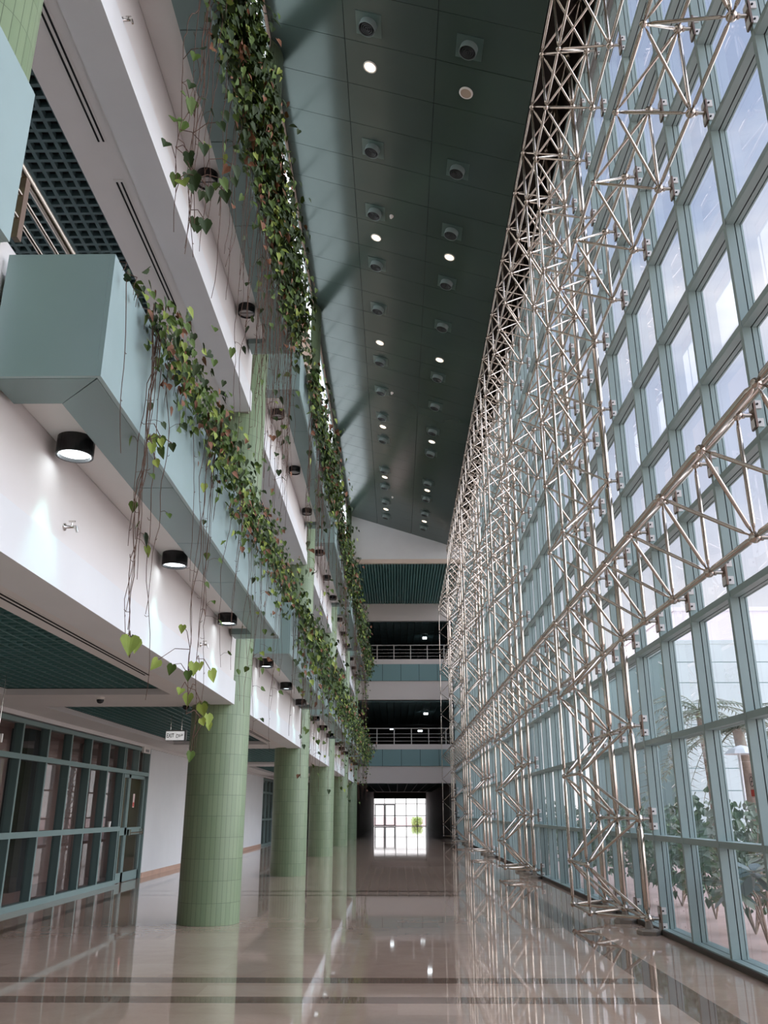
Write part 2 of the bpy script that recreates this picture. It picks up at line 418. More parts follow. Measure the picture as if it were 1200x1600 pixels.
# plaster ceilings with slot, cross beams and egg-crate panels
CE = [struct('ceiling', (lambda q: (q.box((-2.94, YB, 3.20), (-2.62, YE, 3.24)), q)[1])(MB()), M['shaded_plaster'])]
mp = MB(); eg = MB(); vo = MB()
z = 3.215
mp.box((-3.32, YB, z), (-2.94, YE, z+0.09)); mp.box((-6.6, YB, z), (-5.77, YE, z+0.09))
for k in range(-2, 6):
    y0 = COLY[0]+PL*k
    mp.box((-5.77, y0-1.52, z), (-3.32, y0, z+0.09))
mp.box((-6.6, YB, 3.14), (-6.44, YE, 3.22))
struct('ceiling', mp, M['plaster'])
def egg_panel(mbx, x0, x1, y0, y1, z, pitch, t, h):
    n = int((x1-x0)/pitch)
    for i in range(n+1):
        x = x0 + (x1-x0)*i/n; mbx.box((x-t/2, y0, z), (x+t/2, y1, z+h))
    n = int((y1-y0)/pitch)
    for i in range(n+1):
        y = y0 + (y1-y0)*i/n; mbx.box((x0, y-t/2, z+0.001), (x1, y+t/2, z+h))
for k in range(-1, 5):
    y0 = COLY[0]+PL*k
    egg_panel(eg, -5.77, -3.32, y0, y0+PL-1.52, z+0.10, 0.16, 0.022, 0.07)
struct('ceiling', eg, M['egg'])
vo.box((-6.6, YB, z+0.33), (-2.95, YE, z+0.36)); struct('ceiling', vo, M['void'])
# first-floor gallery ceiling
mp = MB(); eg = MB(); vo = MB(); z = 8.345
mp.box((-3.48, YB, z), (-2.94, YE, z+0.07)); struct('ceiling', mp, M['plaster'])
mp = MB(); mp.box((-2.94, YB, 8.325), (-2.62, YE, 8.39)); struct('ceiling', mp, M['shaded_plaster'])
for k in range(-1, 5):
    y0 = COLY[0]+PL*k
    egg_panel(eg, -6.6, -3.48, y0-0.5, y0+PL-0.5, z+0.02, 0.145, 0.042, 0.07)
struct('ceiling', eg, M['egg_upper'])
vo.box((-7.2, YB, z+0.26), (-2.95, YE, z+0.3)); struct('ceiling', vo, M['void'])
# gallery back walls
mb = MB()
mb.box((-7.2, YB, 4.2), (-7.1, YE, 8.4)); mb.box((-7.2, YB, 9.3), (-7.1, YE, 13.4)); struct('wall_left', mb, M['plaster'])
# second-floor ceiling slab and the wall under the clerestory
mb = MB()
mb.box((-7.2, YB, 13.3), (-2.75, YE, 13.5))
for k in range(-1, 6):
    c0 = COLY[0]+PL*k+0.2 if k >= 0 else YB; c1 = min(COLY[0]+PL*(k+1)-0.2, YE)
    if c0 > YE: continue
    mb.box((XF-0.02, c0, 13.05), (XF-0.2, c1, 15.25)); mb.box((XF-0.02, c0, 16.95), (XF-0.12, c1, 17.5))
struct('wall_left', mb, M['cream'])
# clerestory windows
fm = MB(); gm = MB()
for k in range(-1, 4):
    c0 = COLY[0]+PL*k+0.3; c1 = COLY[0]+PL*(k+1)-0.3
    fm.box((XF-0.04, c0, 15.25), (XF-0.10, c1, 15.30)); fm.box((XF-0.04, c0, 16.89), (XF-0.10, c1, 16.95))
    n = 5
    for i in range(n+1):
        y = c0 + (c1-c0)*i/n; fm.box((XF-0.06, y-0.02, 15.3), (XF-0.10, y+0.02, 16.89))
    gm.add([(XF-0.075, c0, 15.3), (XF-0.075, c1, 15.3), (XF-0.075, c1, 16.89), (XF-0.075, c0, 16.89)], [(0,1,2,3)])
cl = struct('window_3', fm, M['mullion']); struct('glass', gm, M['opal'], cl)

# pale roof of the gallery side, unseen, added to bounce light onto the ceiling
mb = MB(); mb.box((-40, YB, 14.5), (-2.82, YE+30, 15.0)); mb.box((-2.74, YB, 17.3), (-2.62, YG, 17.9)); mb.box((-40, YB-.4, 15.6), (-39.8, YE+30, 17.2)); struct('roof', mb, M['roofpale'])

# ------------------------------------------------------------------ columns
def column(y, k):
    R, X, n, H = 0.47, -2.87, 56, 17.28
    me = bpy.data.meshes.new('column'); bm = bmesh.new(); uvl = bm.loops.layers.uv.new('UVMap')
    lv = [0, 17.28]
    vs = [[bm.verts.new((R*math.cos(2*math.pi*i/n), R*math.sin(2*math.pi*i/n), h)) for i in range(n)] for h in lv]
    for i in range(n):
        j = (i+1) % n
        f = bm.faces.new((vs[0][i], vs[0][j], vs[1][j], vs[1][i])); f.smooth = True
        for lp, (a, h) in zip(f.loops, ((i, 0), (i+1, 0), (i+1, H), (i, H))): lp[uvl].uv = (2*math.pi*R*a/n, h)
    bm.faces.new(vs[1]); bm.to_mesh(me); bm.free(); me.materials.append(M['tile'])
    return me
cme = column(0, 0)
nm = ['just left of the camera, only its upper shaft in view', 'nearest in full view, largest of the row', 'second in the row behind the largest one', 'third in the row counting from the largest', 'fourth in the row counting from the largest', 'last in the row beside the far end wall']
for k in range(6):
    o = bpy.data.objects.new('column', cme); C.objects.link(o); o.location = (-2.87, COLY[k], 0)
    tag(o, 'round green tiled column, ' + nm[k], 'column', 'green tiled columns along the gallery')

# ------------------------------------------------------------------ curtain wall on the right
MU = [2.74 + 1.28*n for n in range(-4, 41)]
MU = [y for y in MU if y < YE]
TZ = [1.24 + 1.295*i for i in range(0, 11)]
fr = MB(); gs = MB()
for y in MU + [YE-0.03]:
    fr.box((XG, y-0.032, 0.0), (XG+0.092, y+0.032, 15.3)); gs.box((XG+0.092, y-0.024, 0.0), (XG+0.104, y+0.024, 15.3)); fr.box((XG+0.104, y-0.032, 0), (XG+0.155, y+0.032, 15.3))
    fr.box((XG+0.165, y-0.030, 0), (XG+0.185, y+0.030, 15.3))
for z in TZ + [15.28]:
    h = 0.036
    fr.box((XG+0.004, MU[0], z-h), (XG+0.090, YE, z+h)); gs.box((XG+0.090, MU[0], z-h+.008), (XG+0.105, YE, z+h-.008)); fr.box((XG+0.105, MU[0], z-h), (XG+0.152, YE, z+h))
    fr.box((XG+0.166, MU[0], z-h), (XG+0.184, YE, z+h))
fr.box((XG-0.01, MU[0], 0.0), (XG+0.09, YE, 0.075)); gs.box((XG+0.09, MU[0], 0.0), (XG+0.105, YE, 0.07)); fr.box((XG+0.105, MU[0], 0), (XG+0.24, YE, 0.075))
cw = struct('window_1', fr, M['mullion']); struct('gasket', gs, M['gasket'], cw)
gl = MB(); gl.add([(XG+0.16, MU[0], 0.05), (XG+0.16, YE, 0.05), (XG+0.16, YE, 15.3), (XG+0.16, MU[0], 15.3)], [(0,1,2,3)])
struct('glass', gl, M['glass'], cw)
mb = MB(); mb.box((XG-0.025, MU[0], 0), (XG-0.01, YE, 0.06)); struct('trim_1', mb, M['roofdark'])
mb = MB(); mb.box((XG, YB, 0), (XG+0.25, MU[0]-0.05, 15.4)); struct('wall_right_light_block', mb, M['shaded_plaster'])  # unseen solid wall, added to block light from behind the camera

# ------------------------------------------------------------------ space frame
XW, XFR = 3.46, 2.80
def WN(n, i): return Vector((XW, 2.74+1.28*n, 0.2+1.295*i))
def FN(n, j): return Vector((XFR, 2.74+1.28*(n+0.5), 0.2+1.295*(j+0.5)))
def strut_mesh(name, L, r, rb):
    """tube with conical ends, sleeve and bolt, along +Z from ball centre to ball centre"""
    b = rb*0.85
    prof = [(r*0.30, b), (r*0.30, b+0.022), (r*0.52, b+0.022), (r*0.52, b+0.05), (r*0.62, b+0.05), (r, b+0.11)]
    prof = prof + [(a, L-h) for a, h in reversed(prof)]
    q = MB(); q.lathe(prof, (0,0,0), (0,0,1), 10); return q.mesh(name, M['steel'])
DL = (WN(0, 0)-FN(0, 0)).length
S_CH = strut_mesh('chord_tube', 1.28, 0.036, 0.05); S_CHT = strut_mesh('chord_tube', 1.28, 0.024, 0.05); S_CV = strut_mesh('chord_tube', 1.295, 0.048, 0.05); S_CVF = strut_mesh('chord_tube', 1.295, 0.026, 0.04)
S_H = strut_mesh('cross_tube', 1.28, 0.022, 0.05); S_D = strut_mesh('diagonal_tube', DL, 0.020, 0.05); S_V = strut_mesh('cross_tube', 1.295, 0.022, 0.05)
q = MB(); q.sphere((0,0,0), 0.060, 14, 8); B_W = q.mesh('ball_node', M['steel'])
q = MB(); q.sphere((0,0,0), 0.044, 12, 8); B_F = q.mesh('ball_node', M['steel'])
# wall bracket (stub and plate) with two white clips gripping the mullion
q = MB(); q.tube((0.05,0,0), (XG-0.02-XW,0,0), 0.024, 10); q.lathe([(0.036,0.05),(0.036,0.075)], (0,0,0), (1,0,0), 10)
q.box((XG-0.022-XW, -0.06, -0.155), (XG-XW-0.002, 0.06, 0.155), 1); BR = q.mesh('wall_bracket', [M['steel'], M['steel_plate']])
def clip_mesh(z):
    q = MB(); x = XG-XW
    q.box((x-0.03, -0.048, z-0.045), (x+0.065, -0.034, z+0.045)); q.box((x-0.03, 0.034, z-0.045), (x+0.065, 0.048, z+0.045))
    q.box((x-0.03, -0.048, z-0.045), (x-0.022, 0.048, z+0.045))
    q.lathe([(0.012, 0), (0.012, 0.012)], (x+0.02, -0.048, z), (0,-1,0), 6, 1)
    return q.mesh('clip', [M['clip_white'], M['bolt']])
CLU, CLD = clip_mesh(0.10), clip_mesh(-0.10)
q = MB(); q.lathe([(0.17,0),(0.17,0.05),(0.13,0.07),(0.06,0.075),(0.045,0.16)], (0,0,0), (0,0,1), 6, smooth=False); FOOT = q.mesh('base_plate', M['foot_steel'])
def along(p, r): 
    return T(p) @ (r-p).to_track_quat('Z', 'Y').to_matrix().to_4x4()
def emit(parent, name, items, cap=100):
    """the nearest `cap` as parts, the rest as one part"""
    items.sort(key=lambda it: (it[1].translation-CAM).length)
    for me, mw in items[:cap]: place(name, me, parent, mw)
    rest = items[cap:]
    if rest:
        q = MB()
        for me, mw in rest:
            vs = [mw @ v.co for v in me.vertices]
            q.add(vs, [tuple(pl.vertices) for pl in me.polygons], 0, True)
            k = len(me.polygons); q.m[-k:] = [pl.material_index for pl in me.polygons]
        o = obj(name, q, list(rest[0][0].materials), parent); o['kind'] = 'stuff'
def brackets(parent, pts, cap=100):
    pts = sorted(pts, key=lambda q: (q-CAM).length)
    for q in pts[:cap]:
        b = place('wall_bracket', BR, parent, T(q))
        for cm in (CLU, CLD):
            c = bpy.data.objects.new('clip', cm); C.objects.link(c); c.parent = b
    if pts[cap:]:
        emit(parent, 'wall_bracket', [(BR, T(q)) for q in pts[cap:]], 0)
        emit(parent, 'clip', [(cm, T(q)) for q in pts[cap:] for cm in (CLU, CLD)], 0)
TOWN = [8 + 8*k for k in range(5)]                # mullion index of each tower's first wall chord
taken = set()
def key(kind, *a): return (kind,) + a
def build_tower(t, n0, label, half=False):
    ncol = 1 if half else 3
    th = thing('truss_tower', label, 'truss', (XW, WN(n0, 0).y, 0), 'vertical space frame towers on the glass wall')
    balls, ch, cross, diag, br, feet = [], [], [], [], [], []
    for c in range(ncol):
        for i in range(13):
            taken.add(('W', n0+c, i)); balls.append((B_W, T(WN(n0+c, i))))
            if i < 12: ch.append((S_CV, along(WN(n0+c, i), WN(n0+c, i+1))))
            if c+1 < ncol: cross.append((S_H, along(WN(n0+c, i), WN(n0+c+1, i)))); taken.add(('HW', n0+c, i))
            if i < 12: br.append(WN(n0+c, i))
        feet.append((FOOT, T((XW, WN(n0+c, 0).y, 0))))
    ncf = max(1, ncol-1)
    for c in range(ncf):
        low = FN(n0+c, -0.5)
        balls.append((B_F, T(low))); ch.append((strut_low, along(low, FN(n0+c, 0))))
        for e_ in range(2 if not half else 1):
            s = strut_mesh('cross_tube', (low-WN(n0+c+e_, 0)).length, 0.02, 0.05); cross.append((s, along(low, WN(n0+c+e_, 0))))
        for j in range(12):
            taken.add(('F', n0+c, j)); balls.append((B_F, T(FN(n0+c, j))))
            if j < 11: ch.append((S_CVF, along(FN(n0+c, j), FN(n0+c, j+1))))
            if c+1 < ncf: cross.append((S_H, along(FN(n0+c, j), FN(n0+c+1, j)))); taken.add(('HF', n0+c, j))
            for a in range(2 if not half else 1):
                for b_ in range(2):
                    diag.append((S_D, along(FN(n0+c, j), WN(n0+c+a, j+b_)))); taken.add(('D', n0+c, j, a, b_))
        if c+1 < ncf: cross.append((S_H, along(low, FN(n0+c+1, -0.5))))
    emit(th, 'ball_node', balls); emit(th, 'chord_tube', ch); emit(th, 'cross_tube', cross); emit(th, 'diagonal_tube', diag)
    emit(th, 'base_plate', feet); brackets(th, br)
strut_low = strut_mesh('chord_tube', 1.295*0.5, 0.026, 0.04)
tn = ['nearest, with its foot at right', 'second from the camera', 'third from the camera', 'fourth from the camera']
for t, n0 in enumerate(TOWN[:4]):
    build_tower(t, n0, 'tall steel lattice tower against the glass wall, ' + tn[t])
build_tower(4, TOWN[4], 'slim steel tube lattice tower at the far end of the glass wall', True)
def build_beam(rows, n_from, n_to, label, chm):
    """rows: wall rows i0..i1; front rows i0..i1-1"""
    th = thing('truss_beam', label, 'truss', (XW, WN(n_from, 0).y, WN(0, rows[0]).z), 'horizontal space frame beams along the glass wall')
    balls, ch, cross, diag, br = [], [], [], [], []
    for n in range(n_from, n_to+1):
        for i in rows:
            if ('W', n, i) not in taken:
                balls.append((B_W, T(WN(n, i)))); 
                if i < 12: br.append(WN(n, i))
            if n < n_to and ('HW', n, i) not in taken: ch.append((chm, along(WN(n, i), WN(n+1, i))))
            if i < rows[-1] and ('W', n, i) not in taken: cross.append((S_V, along(WN(n, i), WN(n, i+1))))
        if n == n_to: continue
        for j in rows[:-1]:
            if ('F', n, j) not in taken: balls.append((B_F, T(FN(n, j))))
            if n < n_to-1 and ('HF', n, j) not in taken: ch.append((chm, along(FN(n, j), FN(n+1, j))))
            if j < rows[-2] and ('F', n, j) not in taken: cross.append((S_V, along(FN(n, j), FN(n, j+1))))
            for a in range(2):
                for b_ in range(2):
                    if ('D', n, j, a, b_) not in taken: diag.append((S_D, along(FN(n, j), WN(n+a, j+b_))))
    emit(th, 'ball_node', balls); emit(th, 'chord_tube', ch); emit(th, 'cross_tube', cross); emit(th, 'diagonal_tube', diag); brackets(th, br)
build_beam([3, 4], -1, 40, 'lowest horizontal steel tube truss, running at head of the lower glass rows', S_CH)
build_beam([7, 8], 0, 40, 'middle horizontal steel tube truss, halfway up the glass wall', S_CHT)
build_beam([10, 11, 12], 1, 40, 'topmost horizontal steel tube truss, deep lattice just under the ceiling edge', S_CHT)

# ------------------------------------------------------------------ planter boxes
XB0, XB1 = -1.85, -2.56
boxY = [(4.74+PL*k, 13.41+PL*k) for k in range(-1, 5)]
boxY = [(a, min(b, YE-0.05)) for a, b in boxY]
where = ['cut off by the left photo edge', 'nearest one seen whole', 'second beyond the largest column', 'third along the gallery', 'fourth along the gallery', 'last along the gallery, at the far end']
tier = ['lower tier', 'upper tier']
def planter(lv, k):
    y0, y1 = boxY[k]; z0 = 4.18+STOREY*lv; z1 = z0+0.91
    if lv == 1 and k == 0: y0 = 0.5
    th = thing('planter_box', 'teal planter box on the %s, %s' % (tier[lv], where[k]), 'planter', (XF, (y0+y1)/2, z0), 'teal planter boxes hung along the gallery')
    q = MB(); n = 3
    for i in range(n):
        a = y0+(y1-y0)*i/n; b = y0+(y1-y0)*(i+1)/n; q.box((XB0-0.03, a+0.002, z0+0.002), (XB0, b-0.002, z1))
    obj('front_panel', q, M['box_teal'], th)
    for (a, b) in ((y0, y0+0.03), (y1-0.03, y1)):
        q = MB(); q.box((XB1, a, z0+0.002), (XB0-0.031, b, z1)); obj('end_panel', q, M['box_teal'], th)
    # mitred trim round the underside
    q = MB(); w_ = 0.385; t_ = 0.10; XO = XB0-0.032
    nj = 5
    ysj = [y0+w_ + (y1-y0-2*w_)*i/nj for i in range(nj+1)]
    def prism(pts):
        b = [(x, y, z0) for x, y in pts]; t = [(x, y, z0+t_) for x, y in pts]; m_ = len(pts)
        q.add(b+t, [tuple(range(m_))[::-1], tuple(range(m_, 2*m_))] + [(i, (i+1) % m_, (i+1) % m_+m_, i+m_) for i in range(m_)])
    g = 0.006
    for i in range(nj):
        a = ysj[i]+(g if i else g); b = ysj[i+1]-g
        if i == 0: prism([(XO, y0+.032+g), (XO, b), (XB0-w_, b), (XB0-w_, y0+w_)])
        elif i == nj-1: prism([(XO, a), (XO, y1-.032-g), (XB0-w_, y1-w_), (XB0-w_, a)])
        else: prism([(XO, a), (XO, b), (XB0-w_, b), (XB0-w_, a)])
    prism([(XO-g, y0+.032), (XB0-w_, y0+w_-g), (XB1, y0+w_-g), (XB1, y0+.032)])
    prism([(XO-g, y1-.032), (XB1, y1-.032), (XB1, y1-w_+g), (XB0-w_, y1-w_+g)])
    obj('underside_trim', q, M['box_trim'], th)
    q = MB(); q.box((XB1-0.035, y0+w_-.02, z0+t_-0.01), (XB0-w_+.01, y1-w_+.02, z0+t_+0.02)); q.box((XB1, y0+0.04, z0+t_+0.005), (XB0-0.04, y1-0.04, z0+t_+0.02)); obj('soffit', q, M['plaster'], th)
    q = MB(); q.box((XB1, y0+0.035, z1-0.14), (XB0-0.035, y1-0.035, z1-0.10)); obj('soil', q, M['soil'], th)
for lv in (0, 1):
    for k in range(6): planter(lv, k)

# ------------------------------------------------------------------ downlights under the planters
q = MB(); q.lathe([(0.138, 0.15), (0.138, 0.0), (0.124, 0.0), (0.120, 0.03)], (0,0,0), (0,0,1), 28, smooth=False, cap=False); q.lathe([(0.138, 0.148), (0.02, 0.15)], (0,0,0), (0,0,1), 28, cap=False); HOUS = q.mesh('housing', M['black'])
q = MB(); q.lathe([(0.121, 0.028), (0.121, 0.034)], (0,0,0), (0,0,1), 28, smooth=False); LENS_ON = q.mesh('lens', M['lens_on'])
q = MB(); q.lathe([(0.121, 0.028), (0.121, 0.034)], (0,0,0), (0,0,1), 28, smooth=False)
q.box((-0.11,-0.006,0.02),(0.11,0.006,0.034),1); LENS_OFF = q.mesh('lens', [M['lens_grey'], M['black']])
q = MB(); q.lathe([(0.144, 0), (0.144, 0.03)], (0,0,0.235), (0,0,1), 20); CAN = q.mesh('mounting', M['white_trim'])
spot = bpy.data.lights.new('spot', 'SPOT'); spot.energy = 55; spot.spot_size = math.radians(62); spot.spot_blend = 0.6; spot.color = (0.40, 1.0, 0.90); spot.shadow_soft_size = 0.10
LY0 = [[5.89, 8.95, 12.02], [15.88, 18.95, 21.95]]
for lv in (0, 1):
    n = 0
    for k in range(0, 5):
        for s in range(3):
            y = (LY0[0][s] if k == 0 else LY0[1][s]+PL*(k-1))
            if y > YE-0.5: continue
            z = 4.125 + STOREY*lv
            lit = lv == 0
            lab = ('lit black drum downlight' if lit else 'unlit black drum downlight') + ' under the %s planters, %s from the camera' % (tier[lv], ORD[n] if n < 14 else 'last')
            th = thing('downlight', lab, 'lamp', (-2.42, y, z), 'black downlights under the %s planters' % tier[lv]); n += 1
            place('housing', HOUS, th, T(th.location)); place('lens', LENS_ON if lit else LENS_OFF, th, T(th.location))
            if lit:
                o = bpy.data.objects.new('spot', spot); C.objects.link(o); o.parent = th; o.location = (0, 0, 0.025)

# ------------------------------------------------------------------ things on the sloping ceiling
def on_ceiling(x, y): return Matrix.Translation((x, y, zc_(x))) @ nz_rot
nz_rot = (-nz).to_track_quat('Z', 'Y').to_matrix().to_4x4()
NOZY = [12.88, 16.28, 18.56, 20.82, 23.12, 26.42, 28.66, 30.9, 33.1, 36.55, 38.65, 40.8, 43.1]
q = MB(); q.box((-0.27,-0.27,0),(0.27,0.27,0.012)); PLATE = q.mesh('square_plate', mat('plate_teal', (84, 104, 99), 0.3, metal=0.3))
q = MB(); q.lathe([(0.178,0.0),(0.178,0.14),(0.172,0.145),(0.168,0.12)], (0,0,0.01), (0,0,1), 24, cap=False); RING = q.mesh('nozzle_ring', mat('ring_teal', (112, 128, 124), 0.35))
q = MB()
for r in (0.168, 0.125, 0.085, 0.045): q.lathe([(r, 0.06), (r-0.004, 0.13), (r-0.016, 0.13), (r-0.03, 0.06)], (0,0,0.01), (0,0,1), 24, cap=False)
q.lathe([(0.17,0.05),(0.001,0.05)], (0,0,0), (0,0,1), 24, cap=False); CONE = q.mesh('nozzle_cone', mat('nozzle_dark', (34, 40, 40), 0.35))
for side, x, nmz in ((0, -0.49, 'left'), (1, 1.51, 'right')):
    for i, y in enumerate(NOZY):
        mw = on_ceiling(x, y)
        th = thing('air_nozzle', 'round dark air nozzle on a square plate, %s ceiling row, %s from the camera' % (nmz, ORD[i]), 'air vent', mw.translation, 'air nozzles in the sloping ceiling')
        th.rotation_euler = (0, 0, 0)
        for nme, me in (('square_plate', PLATE), ('nozzle_ring', RING), ('nozzle_cone', CONE)): place(nme, me, th, mw)
LAMPL = [13.92, 19.62, 25.2, 31.85, 37.45, 42.0]; LAMPR = [19.64, 25.25, 31.95, 37.55, 42.1]
q = MB(); q.lathe([(0.15,0),(0.15,0.02),(0.125,0.025),(0.115,0.0)], (0,0,0), (0,0,1), 24, cap=False); LRING = q.mesh('trim_ring', M['white_trim'])
q = MB(); q.lathe([(0.122,0.0),(0.122,0.012)], (0,0,0), (0,0,1), 24); LDISC = q.mesh('lens', M['warm_on'])
for x, L_, nmz in ((-0.49, LAMPL, 'left'), (1.51, LAMPR, 'right')):
    for i, y in enumerate(L_):
        mw = on_ceiling(x, y)
        th = thing('recessed_lamp', 'glowing warm recessed lamp in the %s ceiling row, %s from the camera' % (nmz, ORD[i]), 'lamp', mw.translation, 'recessed lamps in the sloping ceiling')
        place('trim_ring', LRING, th, mw); place('lens', LDISC, th, mw)
mw = on_ceiling(1.53, 14.0)
th = thing('ceiling_speaker', 'round beige ceiling speaker with a pale rim in the right row', 'speaker', mw.translation)
q = MB(); q.lathe([(0.15,0),(0.15,0.02),(0.115,0.025)], (0,0,0), (0,0,1), 24, cap=False); place('rim', q.mesh('rim', M['white_trim']), th, mw)
q = MB(); q.lathe([(0.118,0.0),(0.118,0.018)], (0,0,0), (0,0,1), 24); place('grille', q.mesh('grille', M['speaker']), th, mw)
q = MB(); q.lathe([(0.055,0),(0.055,0.03),(0.035,0.06),(0.03,0.08)], (0,0,0), (0,0,1), 16); DET = q.mesh('smoke_detector', M['white_trim'])
for i, (x, y) in enumerate(((-0.06, 18.55), (-0.10, 28.6), (-0.13, 39.85))):
    o = place('smoke_detector', DET, None, on_ceiling(x, y)); tag(o, 'small white smoke detector beside the left nozzle row, %s from the camera' % ORD[i], 'smoke detector', 'smoke detectors on the sloping ceiling')

# ------------------------------------------------------------------ linear slot diffusers in the gallery ceilings
q = MB(); q.box((-0.055, -1.0, -0.006), (0.055, 1.0, 0.0)); SLF = q.mesh('frame', M['plaster'])
q = MB(); q.box((-0.036,-0.97,-0.010),(-0.016,0.97,-0.005)); q.box((0.016,-0.97,-0.010),(0.036,0.97,-0.005)); SLS = q.mesh('slot', M['void'])
n = 0
for lv, z, x, lst in ((1, 8.345, -3.12, [(6.2, 1.05), (9.1, 1.3), (16.0, 1.3), (19.5, 1.3)]), (0, 3.215, -3.13, [(8.2, 2.6), (19.0, 2.6), (28.5, 2.6)])):
    for i, (y, hl) in enumerate(lst):
        th = thing('slot_diffuser', 'long twin slot air diffuser in the %s gallery ceiling edge, %s from the camera' % (('ground floor', 'upper')[lv], ORD[i]), 'air vent', (x, y, z), 'linear slot diffusers')
        S = Matrix.Diagonal((1, hl, 1, 1))
        place('frame', SLF, th, T((x, y, z)) @ S); place('slot', SLS, th, T((x, y, z)) @ S)

# ------------------------------------------------------------------ gallery railings (left side, first floor)
for lv in (0,):
    z0 = 4.29+STOREY*lv
    th = thing('gallery_railing', 'brushed steel pipe railing behind the lower planter boxes at upper left', 'railing', (-2.45, 9, z0+0.86))
    q = MB(); q.tube((-2.47, 0, 5.62), (-2.47, YE, 5.62), 0.034, 10); obj('handrail', q, M['steel'], th)
    for zz in (5.45, 5.27):
        q = MB(); q.tube((-2.47, 0, zz), (-2.47, YE, zz), 0.014, 8); obj('rail', q, M['steel'], th)
    for i in range(12):
        y = 4.62+1.9*i; q = MB(); q.box((-2.49, y-0.03, 5.12), (-2.45, y+0.03, 5.60)); obj('post', q, M['steel_plate'], th)

# ------------------------------------------------------------------ taps on the white walls
def tap(x, y, z, lab):
    th = thing('water_tap', lab, 'tap', (x, y, z), 'small taps on the white walls')
    q = MB(); q.lathe([(0.03,0),(0.03,0.012),(0.012,0.014),(0.012,0.10)], (x,y,z), (1,0,0), 12); q.lathe([(0.012,0),(0.010,0.05)], (x+0.095,y,z+0.004), (0.3,0,-1), 10); obj('spout', q, M['chrome'], th)
    q = MB(); q.lathe([(0.007,0),(0.007,0.04)], (x+0.06,y,z), (0,0,1), 8); q.box((x+0.035,y-0.006,z+0.04),(x+0.085,y+0.006,z+0.052)); obj('handle', q, M['chrome'], th)
tap(XF, 6.3, 3.70, 'small chrome tap on the lower white wall, left of the nearest lit downlights')
tap(XF, 6.1, 8.75, 'small chrome tap on the upper white beam at the top left')
tap(XF, 11.2, 3.68, 'small chrome tap on the lower white wall, below the third lit downlight')

# ------------------------------------------------------------------ left ground-floor glazing and door
XL = -6.49
MY = [22.2-1.175*i for i in range(1, 13)]
fr = MB(); fd = MB()
for y in MY + [21.15]:
    fr.box((XL+0.0, y-0.028, 0.03), (XL+0.012, y+0.028, 3.1)); fd.box((XL-0.16, y-0.026, 0.03), (XL, y+0.026, 3.1))
fr.box((XL-0.16, 22.2-0.028, 2.52), (XL+0.012, 22.2+0.028, 3.1)); fr.box((XL-0.16, 23.15, 0), (XL+0.012, 23.22, 3.1))
for z, h, y1 in ((0.05, 0.05, 21.15), (1.205, 0.05, 21.15), (2.49, 0.045, 23.2), (3.08, 0.04, 23.2)):
    fr.box((XL-0.05, 7.5, z-h), (XL+0.014, y1, z+h)); fd.box((XL-0.16, 7.5, z-h+.006), (XL-0.05, y1, z+h-.006))
w2 = struct('window_2', fr, M['mullion_left']); struct('mullion_depth', fd, M['mullion_dark'], w2)
g = MB(); g.add([(XL-0.12, 7.5, 0.05), (XL-0.12, 21.15, 0.05), (XL-0.12, 21.15, 3.1), (XL-0.12, 7.5, 3.1)], [(0,1,2,3)]); g.add([(XL-0.12, 21.15, 2.5), (XL-0.12, 23.2, 2.5), (XL-0.12, 23.2, 3.1), (XL-0.12, 21.15, 3.1)], [(0,1,2,3)])
struct('glass', g, M['glass_dark'], w2)
# door: two leaves with push bar
fr = MB()
for a, b in ((21.2, 21.75), (21.78, 23.1)):
    fr.box((XL-0.10, a, 0.01), (XL-0.04, a+0.07, 2.44)); fr.box((XL-0.10, b-0.07, 0.01), (XL-0.04, b, 2.44)); fr.box((XL-0.10, a, 2.36), (XL-0.04, b, 2.44)); fr.box((XL-0.10, a, 0.01), (XL-0.04, b, 0.22)); fr.box((XL-0.10, a, 1.05), (XL-0.04, b, 1.22))
dr = struct('door_1', fr, M['mullion_left'])
g = MB(); g.box((XL-0.072, 21.25, 0.2), (XL-0.068, 23.05, 2.4)); struct('glass', g, M['glass_dark'], dr)
q = MB(); q.tube((XL+0.03, 21.9, 1.10), (XL+0.03, 22.98, 1.10), 0.018, 8); q.box((XL-0.04, 21.88, 1.04), (XL+0.04, 21.96, 1.18)); q.box((XL-0.04, 22.92, 1.04), (XL+0.04, 23.0, 1.18)); struct('push_bar', q, M['chrome'], dr)
# office behind the glass
mb = MB()
mb.box((-10.6, 5, -0.05), (-6.65, 23.6, 0.0)); mb.box((-8.5, 5, 0), (-8.4, 23.6, 3.4)); mb.box((-10.6, 23.4, 0), (-6.65, 23.6, 3.4)); mb.box((-10.6, 5, 3.3), (-6.65, 23.6, 3.4)); mb.box((-10.6, 4.9, 0), (-6.65, 5.0, 3.4))
struct('wall_office', mb, M['room_brown'])
mb = MB()
for y in (10.5, 19.0): mb.box((-8.39, y, 0), (-8.0, y+1.1, 3.3))
struct('wall_office', mb, M['room_dark'])
